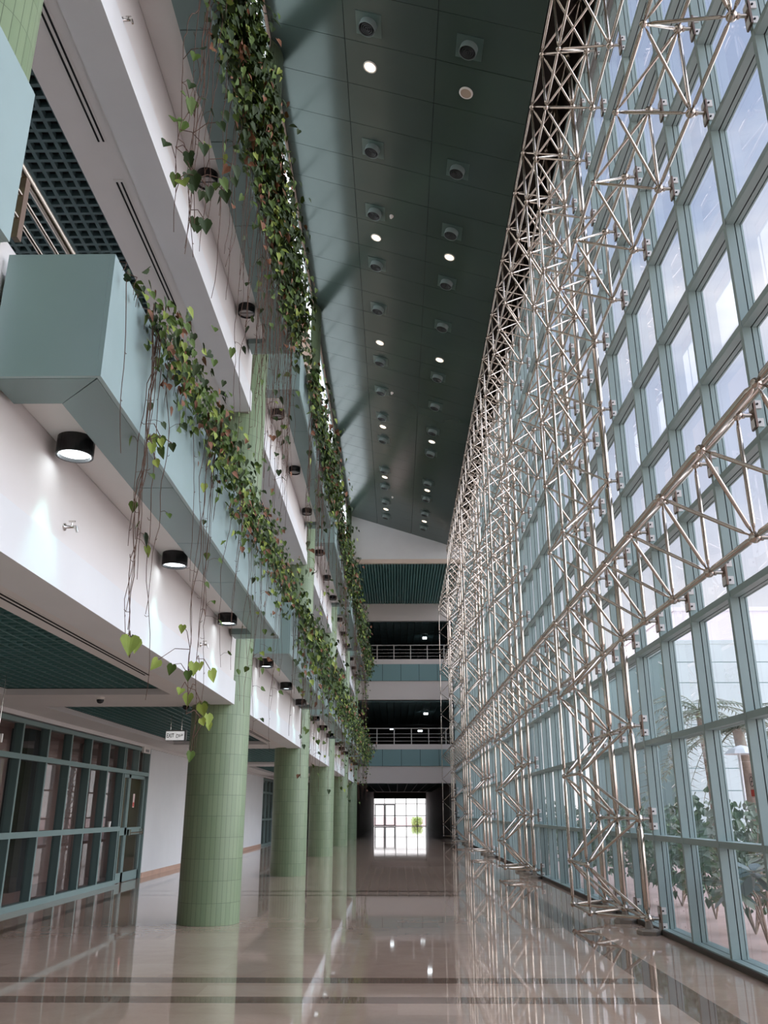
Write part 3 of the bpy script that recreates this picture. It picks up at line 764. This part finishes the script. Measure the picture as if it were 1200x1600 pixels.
# solid wall beyond the door, second glazing, skirting
mb = MB(); mb.box((XL-0.2, 23.22, 0), (XL, 43.4, 3.3)); mb.box((XL-0.2, YB, 0), (XL, 7.5, 3.3)); mb.box((XL-0.2, 49.6, 0), (XL, YE, 3.3)); struct('wall_left', mb, M['plaster_beam'])
mb = MB(); mb.box((XL, 23.25, 0), (XL+0.02, 43.4, 0.12)); struct('baseboard_left', mb, M['skirting'])
fr = MB()
for i in range(6):
    y = 43.45+1.22*i; fr.box((XL-0.10, y-0.03, 0), (XL+0.01, y+0.03, 3.1))
for z in (0.05, 1.2, 2.45, 3.07): fr.box((XL-0.1, 43.4, z-0.045), (XL+0.012, 49.6, z+0.045))
w4 = struct('window_4', fr, M['mullion_left']); g = MB(); g.box((XL-0.07, 43.45, 0.05), (XL-0.06, 49.6, 3.05)); struct('glass', g, M['glass_dark'], w4)
mb = MB(); mb.box((-8.0, 43.2, 0), (-7.9, 49.8, 3.3)); mb.box((-8, 43.2, 3.2), (-6.6, 49.8, 3.3)); mb.box((-8, 43.1, 0), (-6.69, 43.2, 3.3)); mb.box((-8, 49.7, 0), (-6.69, 49.8, 3.3)); mb.box((-8,43.1,-0.05),(-6.5,49.8,0)); struct('wall_office', mb, M['mullion_dark'])

# ------------------------------------------------------------------ signs, camera dome, cup, stickers
def text_mesh(body, size, mtl, fit=None):
    cu = bpy.data.curves.new('text', 'FONT'); cu.body = body; cu.size = size; cu.align_x = 'CENTER'; cu.align_y = 'CENTER'; cu.extrude = 0.001; cu.offset = 0.0013
    o = bpy.data.objects.new('tmp', cu); C.objects.link(o)
    dg = bpy.context.evaluated_depsgraph_get(); me = bpy.data.meshes.new_from_object(o.evaluated_get(dg)); bpy.data.objects.remove(o)
    xs_ = [v.co.x for v in me.vertices]; ys_ = [v.co.y for v in me.vertices]
    if fit:                                     # scale to a given width and height about the middle
        fx, fy = fit[0]/(max(xs_)-min(xs_)), fit[1]/(max(ys_)-min(ys_)); mx_, my_ = (max(xs_)+min(xs_))/2, (max(ys_)+min(ys_))/2
        for v in me.vertices: v.co.x = (v.co.x-mx_)*fx; v.co.y = (v.co.y-my_)*fy
    me.materials.clear(); me.materials.append(mtl); me.name = 'lettering'; return me
FACE_CAM = Matrix(((1,0,0,0),(0,0,-1,0),(0,1,0,0),(0,0,0,1)))     # text upright, facing -Y
# EXIT sign
ex, ey, ez = -4.05, 16.0, 2.905
th = thing('exit_sign', 'lit white EXIT sign hanging from the green grid ceiling beside the nearest column', 'sign', (ex, ey, ez))
q = MB(); q.box((ex-0.175, ey, ez-0.09), (ex+0.20, ey+0.07, ez+0.095)); obj('housing', q, mat('sign_housing', (120, 124, 124), 0.4), th)
q = MB(); q.box((ex-0.17, ey-0.006, ez-0.085), (ex+0.165, ey, ez+0.07)); obj('face', q, M['sign_white'], th)
q = MB(); q.tube((ex-0.1, ey+0.035, ez+0.09), (ex-0.1, ey+0.035, 3.3), 0.006, 6); q.tube((ex+0.1, ey+0.035, ez+0.09), (ex+0.1, ey+0.035, 3.3), 0.006, 6); obj('hanger', q, M['chrome'], th)
place('lettering', text_mesh('EXIT', 0.088, M['ink'], (0.135, 0.075)), th, T((ex-0.085, ey-0.009, ez-0.005)) @ FACE_CAM)
place('lettering', text_mesh('\uFE9D\uFEED\uFEAE\uFEA7', 0.088, M['ink'], (0.13, 0.085)), th, T((ex+0.082, ey-0.009, ez-0.005)) @ FACE_CAM)
# sign at the left edge
sx, sy, sz = -5.32, 11.4, 2.50
th = thing('hanging_sign', 'pale hanging sign with black capitals cut by the left edge of the photo', 'sign', (sx, sy, sz))
q = MB(); q.box((sx-0.30, sy, sz-0.055), (sx+0.165, sy+0.03, sz+0.055)); obj('board', q, M['sign_plain'], th)
q = MB(); q.tube((sx-0.2, sy+0.015, sz+0.05), (sx-0.2, sy+0.015, 3.32), 0.005, 6); q.tube((sx+0.1, sy+0.015, sz+0.05), (sx+0.1, sy+0.015, 3.32), 0.005, 6); obj('hanger', q, M['chrome'], th)
place('lettering', text_mesh('OFFICE', 0.10, M['ink']), th, T((sx-0.055, sy-0.003, sz)) @ FACE_CAM)
# small emergency box above the door
th = thing('emergency_light', 'small pale emergency light box on the wall above the glass door', 'lamp', (XL+0.06, 22.6, 3.08))
q = MB(); q.box((XL+0.013, 22.35, 3.0), (XL+0.07, 22.95, 3.15)); obj('case', q, M['sign_plain'], th)
q = MB(); q.box((XL+0.07, 22.5, 3.03), (XL+0.076, 22.8, 3.09)); obj('lens', q, M['lens_grey'], th)
# dome camera
cx, cy, cz = -4.45, 12.95, 3.215
th = thing('dome_camera', 'small dark dome camera on the white cross beam of the gallery ceiling', 'camera', (cx, cy, cz))
q = MB(); q.lathe([(0.062,0),(0.062,-0.03),(0.055,-0.036)], (cx,cy,cz), (0,0,1), 16); obj('base', q, M['white_trim'], th)
q = MB(); q.lathe([(0.054,-0.034),(0.052,-0.06),(0.038,-0.085),(0.004,-0.096)], (cx,cy,cz), (0,0,1), 16); obj('dome', q, M['black'], th)
q = MB(); cx2, cy2 = -3.42, 14.05; q.lathe([(0.05,0),(0.05,-0.03),(0.03,-0.06),(0.004,-0.07)], (cx2,cy2,3.215), (0,0,1), 14); tag(obj('dome_camera', q, M['black']), 'small black dome camera on the ceiling beside the nearest column head', 'camera')
# paper cup
th = thing('paper_cup', 'white paper cup left on the rail of the glass wall beside the door', 'cup', (XL+0.0, 20.45, 1.255))
q = MB(); q.lathe([(0.028,0),(0.042,0.115),(0.038,0.115),(0.026,0.01)], (XL-0.03, 20.45, 1.255), (0,0,1), 16, cap=False); q.lathe([(0.028,0),(0.001,0.001)], (XL-0.03,20.45,1.256), (0,0,1), 16, cap=False); obj('cup_wall', q, M['cup'], th)
q = MB(); q.lathe([(0.044,0.113),(0.044,0.119),(0.038,0.119),(0.038,0.113)], (XL-0.03, 20.45, 1.255), (0,0,1), 16, cap=False); obj('rim', q, M['cup'], th)
# door sticker
th = thing('door_sticker', 'white and red sticker on the glass of the far left door', 'sticker', (XL-0.06, 22.3, 1.85))
q = MB(); q.box((XL-0.0675, 22.24, 1.68), (XL-0.066, 22.38, 2.0)); obj('sheet', q, M['stick_white'], th)
q = MB(); q.box((XL-0.066, 22.255, 1.70), (XL-0.0652, 22.365, 1.80)); obj('red_field', q, M['red'], th)
# no-smoking sticker on the curtain wall
gx = XG+0.157; yc, z0 = 9.60, 1.73
th = thing('no_smoking_sticker', 'white sticker with a barred circle and a red field on the right hand glass', 'sticker', (gx, yc, z0))
q = MB(); q.box((gx-0.001, yc-0.062, z0), (gx, yc+0.062, z0+0.25)); obj('sheet', q, M['stick_white'], th)
q = MB(); q.box((gx-0.002, yc-0.05, z0+0.015), (gx-0.001, yc+0.05, z0+0.085)); obj('red_field', q, M['red'], th)
q = MB(); c = Vector((gx-0.0015, yc, z0+0.165))
ro = [[c+Vector((0, r*math.cos(a*math.pi/12), r*math.sin(a*math.pi/12))) for a in range(24)] for r in (0.054, 0.045)]
q.rings(ro, cap=False, smooth=False); q.add([c+Vector((0, -0.036, 0.03)), c+Vector((0, -0.03, 0.036)), c+Vector((0, 0.036, -0.03)), c+Vector((0, 0.03, -0.036))], [(0,1,2,3)])
q.box((gx-0.0018, yc-0.028, z0+0.160), (gx-0.0012, yc+0.028, z0+0.170)); obj('barred_circle', q, M['ink'], th)

# ------------------------------------------------------------------ far end: gable, galleries, corridor
mb = MB()
zb = 14.4
pts = [(-2.62, zb+0.22), (3.85, zb+0.22), (3.85, zc_(3.0)+0.6), (2.84, zc_(2.84)), (-2.62, zc_(-2.62)+0.02)]
mb.add([(x, YG, z) for x, z in pts] + [(x, YG+0.15, z) for x, z in pts], [(0,1,2,3,4), (9,8,7,6,5)] + [(i, i+5, (i+1) % 5+5, (i+1) % 5) for i in range(5)])
struct('wall_gable', mb, M['plaster_beam'])
mb = MB(); mb.box((-2.62, YG-0.01, zb), (3.85, YG+0.2, zb+0.22)); struct('trim_2', mb, M['cream'])
eg = MB()
for i in range(40):
    x = -2.6+0.16*i; eg.box((x-0.035, YG+0.2, zb+0.06), (x+0.035, YE, zb+0.14))
for i in range(32):
    y = YG+0.3+0.31*i; eg.box((-2.62, y-0.01, zb+0.075), (3.8, y+0.01, zb+0.13))
struct('ceiling', eg, M['egg']); vo = MB(); vo.box((-2.62, YG+0.16, zb+0.3), (4.2, YE, zb+0.34)); struct('ceiling', vo, M['egg'])
mb = MB(); x0, x1 = -2.9, 3.62
mb.box((x0, YE, 13.33), (3.9, YE+0.3, 14.75)); mb.box((x0, YE, 8.26), (3.9, YE+0.3, 9.43)); mb.box((x0, YE, 3.2), (3.9, YE+0.3, 4.21))
mb.box((x0, YE-0.03, 10.5), (3.9, YE+0.25, 10.82)); mb.box((x0, YE-0.03, 5.21), (3.9, YE+0.25, 5.52))
struct('wall_end', mb, M['end_white'])
for lv, (za, zb_) in enumerate(((4.21, 5.21), (9.43, 10.5))):
    xs_ = [-2.05, -0.87, 0.30, 1.47, 2.64, 3.63]
    bk = MB(); bk.box((x0, YE-0.02, za), (3.9, YE+0.2, zb_)); o = struct('wall_end', bk, M['dark_gap'])
    q = MB()
    for i in range(len(xs_)-1): q.box((xs_[i]+0.012, YE-0.06, za+0.01), (xs_[i+1]-0.012, YE-0.02, zb_-0.005))
    q.box((x0, YE-0.05, za+0.01), (xs_[0]-0.01, YE-0.02, zb_-0.005)); struct('cladding', q, M['end_teal'], o)
for lv, (zr, zt) in enumerate(((5.52, 6.49), (10.82, 11.74))):
    th = thing('end_railing', 'steel railing across the far end gallery, %s of the two' % ('lower', 'upper')[lv], 'railing', (0, YE+0.1, zr), 'railings on the far end galleries')
    q = MB(); q.tube((-2.5, YE+0.1, zt), (3.6, YE+0.1, zt), 0.03, 8); obj('handrail', q, M['rail_grey'], th)
    for i in range(3):
        zz = zr+0.2+0.22*i; q = MB(); q.tube((-2.5, YE+0.1, zz), (3.6, YE+0.1, zz), 0.014, 6); obj('rail', q, M['rail_grey'], th)
    for i in range(6):
        x = -2.3+1.08*i; q = MB(); q.box((x-0.028, YE+0.08, zr), (x+0.028, YE+0.12, zt)); obj('post', q, M['rail_grey'], th)
    # gallery room behind
    mb = MB()
    mb.box((-3.2, YE+0.26, zr-0.35), (3.9, 78, zr-0.05)); mb.box((-3.3, YE+0.3, zr), (-3.0, 78, zr+2.9)); mb.box((3.66, YE+0.3, zr), (3.9, 78, zr+2.9)); mb.box((-3.2, 77.8, zr), (3.9, 78, zr+2.9))
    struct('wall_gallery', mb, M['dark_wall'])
    eg = MB(); egg_panel(eg, -3.0, 3.66, YE+0.31, 70, zr+2.62, 0.45, 0.03, 0.08); struct('ceiling', eg, M['egg_upper'])
    vo = MB(); vo.box((-3.2, YE+0.31, zr+2.9), (3.9, 78, zr+2.95)); struct('ceiling', vo, M['void'])
    for i, (lx, ly, sz_) in enumerate(((2.05, 60.5, 0.16), (-0.4, 72.0, 0.16), (2.0, 74.0, 0.2))):
        q = MB(); q.box((lx-sz_, ly-sz_, zr+2.50), (lx+sz_, ly+sz_, zr+2.56)); q2 = MB(); q2.box((lx-sz_+.02, ly-sz_-0.01, zr+2.40), (lx+sz_-.02, ly+sz_, zr+2.50))
        th = thing('ceiling_lamp', 'small lit lamp in the %s far gallery, %s' % (('lower', 'upper')[lv], ('nearest and largest', 'middle one deep inside', 'right one deep inside')[i]), 'lamp', (lx, ly, zr+2.6), 'lamps in the far galleries')
        q.box((lx-.02, ly-.02, zr+2.55), (lx+.02, ly+.02, zr+2.92)); obj('mount', q, M['black'], th); obj('diffuser', q2, M['lens_on'], th)
# ground corridor
mb = MB(); Y2 = 100.0
mb.box((-3.3, 62, 0), (-2.55, Y2, 3.5)); mb.box((3.25, YE+0.3, 0), (3.9, Y2, 3.5)); mb.box((-6.49, 61.9, 0), (-2.55, 62.1, 3.5)); mb.box((-3.0, Y2, 2.9), (3.6, Y2+0.2, 3.6)); mb.box((-6.6, YE, 0), (-6.49, 62, 3.5))
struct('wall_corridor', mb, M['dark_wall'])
eg = MB(); egg_panel(eg, -3.2, 3.3, YE+0.32, 84, 3.28, 0.6, 0.04, 0.1); struct('ceiling', eg, M['egg_upper'])
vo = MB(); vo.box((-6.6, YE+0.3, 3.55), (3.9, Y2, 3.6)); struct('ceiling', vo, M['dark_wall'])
fr = MB()
for x in (-2.55, -1.35, -0.15, 1.05, 2.25, 3.2): fr.box((x-0.035, Y2-0.05, 0), (x+0.035, Y2+0.05, 2.95))
for z in (0.05, 1.1, 2.34, 2.92): fr.box((-2.55, Y2-0.045, z-0.03), (3.25, Y2+0.045, z+0.03))
w5 = struct('window_5', fr, M['mullion_dark'])
fr = MB()
for a in (-2.45, -1.30):
    fr.box((a, Y2-0.07, 0.02), (a+0.1, Y2-0.02, 2.3)); fr.box((a+1.0, Y2-0.07, 0.02), (a+1.1, Y2-0.02, 2.3)); fr.box((a, Y2-0.07, 2.2), (a+1.1, Y2-0.02, 2.3)); fr.box((a, Y2-0.07, 0.02), (a+1.1, Y2-0.02, 0.14))
struct('door_2', fr, M['mullion_dark'])
g = MB(); g.add([(-2.55, Y2, 0), (3.25, Y2, 0), (3.25, Y2, 2.95), (-2.55, Y2, 2.95)], [(0,1,2,3)]); struct('glass', g, M['glass'], w5)
# unseen dark wall closing the hall, added to cut light from behind
mb = MB(); mb.box((-7.2, YB-0.2, 0), (4.2, YB, 17.6)); struct('wall_back', mb, M['dark_wall'])

# ------------------------------------------------------------------ climbing plants
def leaf(q, p, u, n, s, mi, fold=0.12):
    u = u.normalized(); v = n.cross(u)
    if v.length < 1e-3: v = u.orthogonal()
    v.normalize(); n = u.cross(v)
    def P(a, b): return p + u*(a*s) + v*(b*s) + n*(abs(b)*fold*2*s - 0.10*s*a*a)
    r_ = [P(0.06, 0), P(-0.10, 0.16), P(0.02, 0.36), P(0.28, 0.43), P(0.62, 0.25), P(1.0, 0.0)]
    l_ = [P(0.06, 0), P(1.0, 0.0), P(0.62, -0.25), P(0.28, -0.43), P(0.02, -0.36), P(-0.10, -0.16)]
    q.add(r_, [(0,1,2,3,4,5)], mi); q.add(l_, [(0,1,2,3,4,5)], mi)
LEAFM = [M['leafA'], M['leafB'], M['leafC'], M['leafD']]
def rv(): return Vector((random.uniform(-1,1), random.uniform(-1,1), random.uniform(-1,1)))
def pick(wt):
    r = random.random()*sum(wt)
    for i, x in enumerate(wt):
        r -= x
        if r < 0: return i
    return 0
def hang_leaf(q, st, p, s, wt):
    u = Vector((random.uniform(-.2,.7), random.uniform(-.6,.6), random.uniform(-1.2,-0.2)))
    n = Vector((random.uniform(.3,1), random.uniform(-.9,.4), random.uniform(-.3,.6)))
    tip = p + Vector((random.uniform(-.02,.07), random.uniform(-.05,.05), random.uniform(-.03,.05)))
    leaf(q, tip, u, n, s*random.uniform(.7,1.3), pick(wt))
def string(st, q, x, y, z, L, r=0.005, leaves=0, wt=(3,2,2,2), s=0.09, hook=True, start=0.0):
    pts = [Vector((x, y, z))]; a = rv()*0.03; n = max(4, int(L/0.11))
    dx = dy = 0.0
    for i in range(n):
        dx = dx*0.6 + random.gauss(0, 0.010) - (pts[-1].x-x)*0.08; dy = dy*0.55 + random.gauss(0, 0.024) - (pts[-1].y-y)*0.10
        pts.append(pts[-1] + Vector((dx*0.5, dy, -L/n)))
    st.path(pts, r, 4, 0, r*0.6)
    for i in range(2, n, 3):                      # nodes and tendrils
        if random.random() < 0.45:
            e_ = rv(); e_.z = abs(e_.z)*.3; e_ = e_.normalized()*random.uniform(.02,.05); st.path([pts[i], pts[i]+e_*0.6+Vector((0,0,-.01)), pts[i]+e_], r*0.6, 3)
    for _ in range(leaves):
        i = random.randint(int(n*start), n); b = pts[i]
        e_ = Vector((random.uniform(-.4,1), random.uniform(-1,1), random.uniform(-.4,.5))).normalized()*random.uniform(.04,.14)
        st.path([b, b+e_*0.5+Vector((0,0,.015)), b+e_], r*0.5, 3)
        leaf(q, b+e_, Vector((e_.x*.5, e_.y*.5, random.uniform(-.1,-.02))), Vector((random.uniform(-.2,1), random.uniform(-1,.5), random.uniform(0,1))), s*random.uniform(.7,1.3), pick(wt))
    return pts
def plant(name_lab, lv, y0, y1, nleaf, up, dn, ns, Ls, wt, s, sleaf=3, r=0.0038, thick=0.18, bias=1.0):
    z1 = 5.09+STOREY*lv
    th = thing('trailing_vine', name_lab, 'plant', (XB0, (y0+y1)/2, z1), 'vines trailing from the planter boxes')
    st = MB(); q = MB()
    # shoots from the soil over the edge
    nb = max(4, int((y1-y0)*4))
    for _ in range(nb):
        y = random.uniform(y0, y1); L = random.uniform(0.3, 1.0)*dn
        pts = [Vector((XB0-random.uniform(.1,.4), y, z1-.1)), Vector((XB0-.12, y+random.gauss(0,.1), z1+random.uniform(.03,.3)*min(1,up+.3))), Vector((XB0+random.uniform(.02,.08), y+random.gauss(0,.1), z1-.02))]
        k = max(2, int(L/.2))
        for i in range(k): pts.append(pts[-1]+Vector((random.gauss(0,.012), random.gauss(0,.03), -L/k)))
        st.path(pts, r, 4, 0, r*0.6)
    for _ in range(nleaf):
        y = random.uniform(y0, y1); t = random.random()
        if t < 0.55: h = -dn*abs(random.gauss(0, 0.42))
        else: h = up*abs(random.gauss(0, 0.45))
        if h > 0: x = XB0 + random.uniform(-.45, .12)
        else: x = XB0 + 0.02 + abs(random.gauss(0, thick))*(1-0.4*min(1, -h/max(dn,.1)))
        hang_leaf(q, st, Vector((x, y, z1+h)), s, wt)
    for _ in range(ns):
        y = random.uniform(y0, y1); L = random.uniform(*Ls)
        zt = z1+random.uniform(-.1, .1)
        string(st, q, XB0+random.uniform(.015,.07), y, zt, L, r, random.randint(0, sleaf), wt, s, start=.35)
    obj('stem', st, M['stem'], th); obj('foliage', q, LEAFM, th)
G1 = (5, 3.5, 1.6, 1.5); G2 = (3, 6, 0.7, 0.9); G3 = (4, 4.5, 1.2, 1.0)
place_names = ['nearest', 'second', 'third', 'fourth', 'fifth']
# lower tier, nearest box
plant('sparse thin vine strands near the front corner of the lower tier nearest planter', 0, 4.85, 5.7, 10, .05, .25, 4, (1.2, 2.4), G1, .085, 2)
plant('leafy green and rust vine spilling over the lower tier nearest planter edge, front third', 0, 5.3, 7.8, 850, .30, .50, 6, (1.6, 3.2), G1, .07, 4)
plant('leafy green and rust vine spilling over the lower tier nearest planter edge, middle', 0, 7.6, 10.6, 1000, .34, .6, 10, (1.2, 3.0), G1, .07, 4)
plant('leafy green and rust vine spilling over the lower tier nearest planter edge, far third', 0, 10.4, 13.4, 800, .36, .65, 12, (1.0, 2.8), G1, .07, 4)
for k in range(2, 6):
    a, b = boxY[k]
    for i, (u0, u1) in enumerate(((0, .5), (.5, 1))):
        plant('trailing vine on the lower tier %s planter along, %s half' % (place_names[k-1], ('near', 'far')[i]), 0, a+(b-a)*u0, a+(b-a)*u1, 900, .45, 1.0, 14, (1.2, 3.2), G3, .10, 4, .006, .22)
# upper tier
plant('dark dense vine curtain on the upper tier nearest planter, front part at photo top', 1, 5.6, 8.2, 4200, 1.5, 1.25, 12, (2.4, 4.5), G2, .105, 4, .005, .16)
plant('dark dense vine curtain on the upper tier nearest planter, middle part', 1, 8.0, 10.8, 4200, 1.5, 1.2, 24, (2.4, 4.8), G2, .105, 3, .005, .16)
plant('dark dense vine curtain on the upper tier nearest planter, far part with bare strands', 1, 10.6, 13.4, 3000, 1.2, 1.2, 36, (2.2, 4.6), G2, .105, 2, .005, .16)
for k in range(2, 6):
    a, b = boxY[k]
    for i, (u0, u1) in enumerate(((0.08, .5), (.5, 1))):
        plant('trailing vine on the upper tier %s planter along, %s half' % (place_names[k-1], ('near', 'far')[i]), 1, a+(b-a)*u0, a+(b-a)*u1, (900, 1800)[i], 1.0, .9, 14, (2.0, 4.5), G2, .12, 3, .007, .2)

# loose strands with a few large leaves
def loose(lab, spots, s, wt):
    th = thing('hanging_strand', lab, 'plant', (spots[0][0], spots[0][1], spots[0][2]), 'loose vine strands with large leaves')
    st = MB(); q = MB()
    for (x, y, z, L, za, zb_, n) in spots:
        pts = string(st, q, x, y, z, L, .0045, 0)
        for _ in range(n):
            zt = random.uniform(za, zb_); b = min(pts, key=lambda p: abs(p.z-zt))
            e_ = Vector((random.uniform(-.2,.5), random.uniform(-.8,.8), random.uniform(-.5,.5))).normalized()*random.uniform(.1,.32)
            st.path([b, b+e_*.5+Vector((0,0,.05)), b+e_], .0035, 4)
            leaf(q, b+e_, Vector((e_.x*.6, e_.y*.8, random.uniform(-.5,-.05))), Vector((random.uniform(0,1), -1, random.uniform(-.3,.8))), s*random.uniform(.75,1.25), pick(wt))
    obj('stem', st, M['stem'], th); obj('foliage', q, LEAFM, th)
loose('long strands with big dark green leaves in front of the nearest upper downlight', [(-1.74, 5.55, 9.9, 4.0, 6.1, 7.6, 12), (-1.72, 5.95, 9.9, 3.9, 6.3, 7.8, 11), (-1.7, 6.35, 9.9, 3.2, 6.9, 7.6, 5)], .125, (3, 6, .5, 0))
loose('thin strand with small lime and brown leaves before the nearest planter underside', [(-1.76, 5.35, 5.1, 2.4, 3.8, 4.3, 7)], .085, (2, 1, 4, 2))
loose('low strands with pale lime leaves dangling by the nearest column head', [(-1.72, 7.2, 5.1, 2.75, 2.3, 3.0, 8), (-1.74, 7.6, 5.1, 3.0, 2.1, 2.9, 7)], .105, (2, .5, 5, 0))
loose('single low strand ending in two lime leaves below the nearest white beam', [(-1.76, 5.6, 5.1, 2.55, 2.5, 2.7, 2)], .13, (0, 0, 1, 0))

# ------------------------------------------------------------------ outside the glass
# neighbouring building clad in pale teal panels
th = thing('neighbour_building', 'pale teal panelled building seen through the right hand glass', 'building', (26, 45, 0))
q = MB(); q.box((13.0, 40.05, 0), (42, 60, 9.0)); obj('wall', q, M['facade_joint'], th)
q = MB()
for i in range(18):
    for j in range(10):
        x0_ = 13.0+1.62*i; z0_ = 0.95*j-0.4
        q.box((x0_+0.012, 40.0, max(0, z0_)+0.02), (x0_+1.60, 40.06, min(z0_+0.93, 9.0)))
obj('cladding', q, M['facade'], th)
q = MB(); q.box((12.95, 39.98, 9.0), (42, 60, 9.18)); obj('parapet', q, M['facade'], th)
th = thing('far_building', 'pale pink taller building block behind the teal panelled one', 'building', (40, 66, 0))
q = MB(); q.box((20.5, 62, 0), (60, 80, 15.5)); obj('wall', q, M['facade_pink'], th); q = MB(); q.box((20.4, 61.9, 15.5), (60, 80, 15.8)); obj('parapet', q, M['facade_pink'], th)
# palms
def palm(x, y, h, lab, nf=24, L=2.6):
    th = thing('palm_tree', lab, 'tree', (x, y, -0.07))
    q = MB(); pts = [Vector((x+0.25*math.sin(i*.5)*.4, y, -0.07+h*i/8)) for i in range(9)]; q.path(pts, .18, 10, 0, .13); obj('trunk', q, M['bark'], th)
    q = MB(); top = pts[-1]
    for i in range(nf):
        a = 2*math.pi*i/nf+random.uniform(-.2,.2); e0 = random.uniform(-.2, 1.0); dr_ = Vector((math.cos(a), math.sin(a), 0))
        sp = [top + dr_*(L*t*math.cos(e0*(1-t*.5))) + Vector((0,0, L*t*math.sin(e0)-1.5*L*.5*t*t)) for t in [k/9 for k in range(10)]]
        q.path(sp, .025, 4, 0, .006)
        for k in range(1, 10):
            side = dr_.cross(Vector((0,0,1)))
            for sgn in (-1, 1):
                for o_ in (0, .5):
                    b = sp[k].lerp(sp[max(k-1,0)], o_); tipp = b + side*sgn*random.uniform(.35,.5) + dr_*.22 + Vector((0,0,-.12))
                    wv = dr_*.04
                    q.add([b-wv, b+wv, tipp], [(0,1,2)])
    obj('fronds', q, M['palm'], th)
palm(8.6, 22.0, 3.6, 'palm tree with feathery grey green fronds outside the right hand glass')
palm(11.5, 33.0, 5.2, 'smaller looking palm further back in front of the teal building')
# white pole with a shade canopy
th = thing('shade_pole', 'white pole carrying a small pale canopy outside the glass', 'canopy', (6.4, 16.6, -0.07))
q = MB(); q.tube((6.4, 16.6, -0.07), (6.4, 16.6, 2.75), .028, 8); obj('pole', q, M['pole'], th)
q = MB(); q.lathe([(0.32,-.10),(0.22,-.01),(0.1,.04),(0.02,.06)], (6.45,16.6,2.7), (0,0,1), 10, cap=False, smooth=False); obj('canopy', q, M['pole'], th)
# shrubs with a leaf cloud around branching stems
def shrub(x, y, h, rad, lab, n=700, s=.12, mats=None, wt=(1,1)):
    th = thing('shrub', lab, 'plant', (x, y, -0.07), 'shrubs outside the glass wall')
    st = MB(); q = MB(); mats = mats or [M['bush'], M['bush2']]
    for i in range(7):
        a = random.uniform(0, 6.28); tp = Vector((x+rad*.6*math.cos(a), y+rad*.6*math.sin(a), h*random.uniform(.6,.95)))
        st.path([Vector((x, y, -.07)), Vector((x, y, 0)).lerp(tp, .5)+rv()*.06, tp], .013, 5, 0, .006)
    for _ in range(n):
        c = rv()
        while c.length > 1: c = rv()
        p = Vector((x+c.x*rad, y+c.y*rad, h*.55+c.z*h*.46))
        leaf(q, p, Vector((c.x, c.y, random.uniform(-.8,.6))), Vector((random.uniform(-1,.3), random.uniform(-1,.5), random.uniform(.2,1))), s*random.uniform(.6,1.4), pick(wt))
    obj('stem', st, M['bark'], th); obj('foliage', q, mats, th)
for i, (y, h) in enumerate(((13.6, 1.75), (15.4, 1.9), (17.4, 1.7), (19.6, 1.8), (22.2, 1.9), (25.5, 1.8), (30, 2.0))):
    shrub(4.9+random.uniform(0,.4), y, h, .8, 'leafy green shrub against the outside of the glass, %s from the camera' % ORD[i], 650, .12)
# frangipani with big leaves
def bigplant(x, y, h, lab, n=8):
    th = thing('frangipani', lab, 'plant', (x, y, -0.07))
    st = MB(); q = MB()
    for i in range(n):
        a = 2*math.pi*i/n + random.uniform(-.3,.3); tp = Vector((x+.55*math.cos(a)*random.uniform(.5,1.2), y+.55*math.sin(a)*random.uniform(.5,1.2), h*random.uniform(.55,1.0)))
        st.path([Vector((x, y, -.07)), Vector((x, y, h*.35)).lerp(tp, .4), tp], .013, 6, 0, .009)
        for k in range(15):
            b = 2*math.pi*k/15+random.uniform(-.2,.2); u = Vector((math.cos(b), math.sin(b), random.uniform(-.9,.5))).normalized(); v = u.cross(Vector((0,0,1))).normalized(); nn = v.cross(u)
            L = random.uniform(.24,.36); p = tp + u*.03
            prof = [(0,.01),(.25,.16),(.55,.24),(.8,.2),(1,.0)]
            q.add([p+u*(L*a_)+v*(L*w_)-Vector((0,0,.12*L*a_*a_)) for a_, w_ in prof] + [p+u*(L*a_)-v*(L*w_)-Vector((0,0,.12*L*a_*a_)) for a_, w_ in reversed(prof[:-1])], [tuple(range(9))], random.randint(0,1))
    obj('stem', st, M['bark'], th); obj('foliage', q, [M['bigleaf'], M['bigleaf2']], th)
bigplant(4.75, 10.6, 1.25, 'broad leaved frangipani close to the glass at the right edge')
bigplant(4.7, 12.0, 1.2, 'broad leaved frangipani behind the second glass bay from the right')
# low green hedge seen through the far door
q = MB()
for _ in range(260):
    c = rv(); leaf(q, Vector((2.35+c.x*.55, 106+c.y*.6, .45+c.z*.42)), rv(), rv(), .25, random.randint(0,1))
o = obj('hedge', q, [M['hedge'], M['hedge']]); tag(o, 'small green hedge outside the bright far doorway', 'plant')
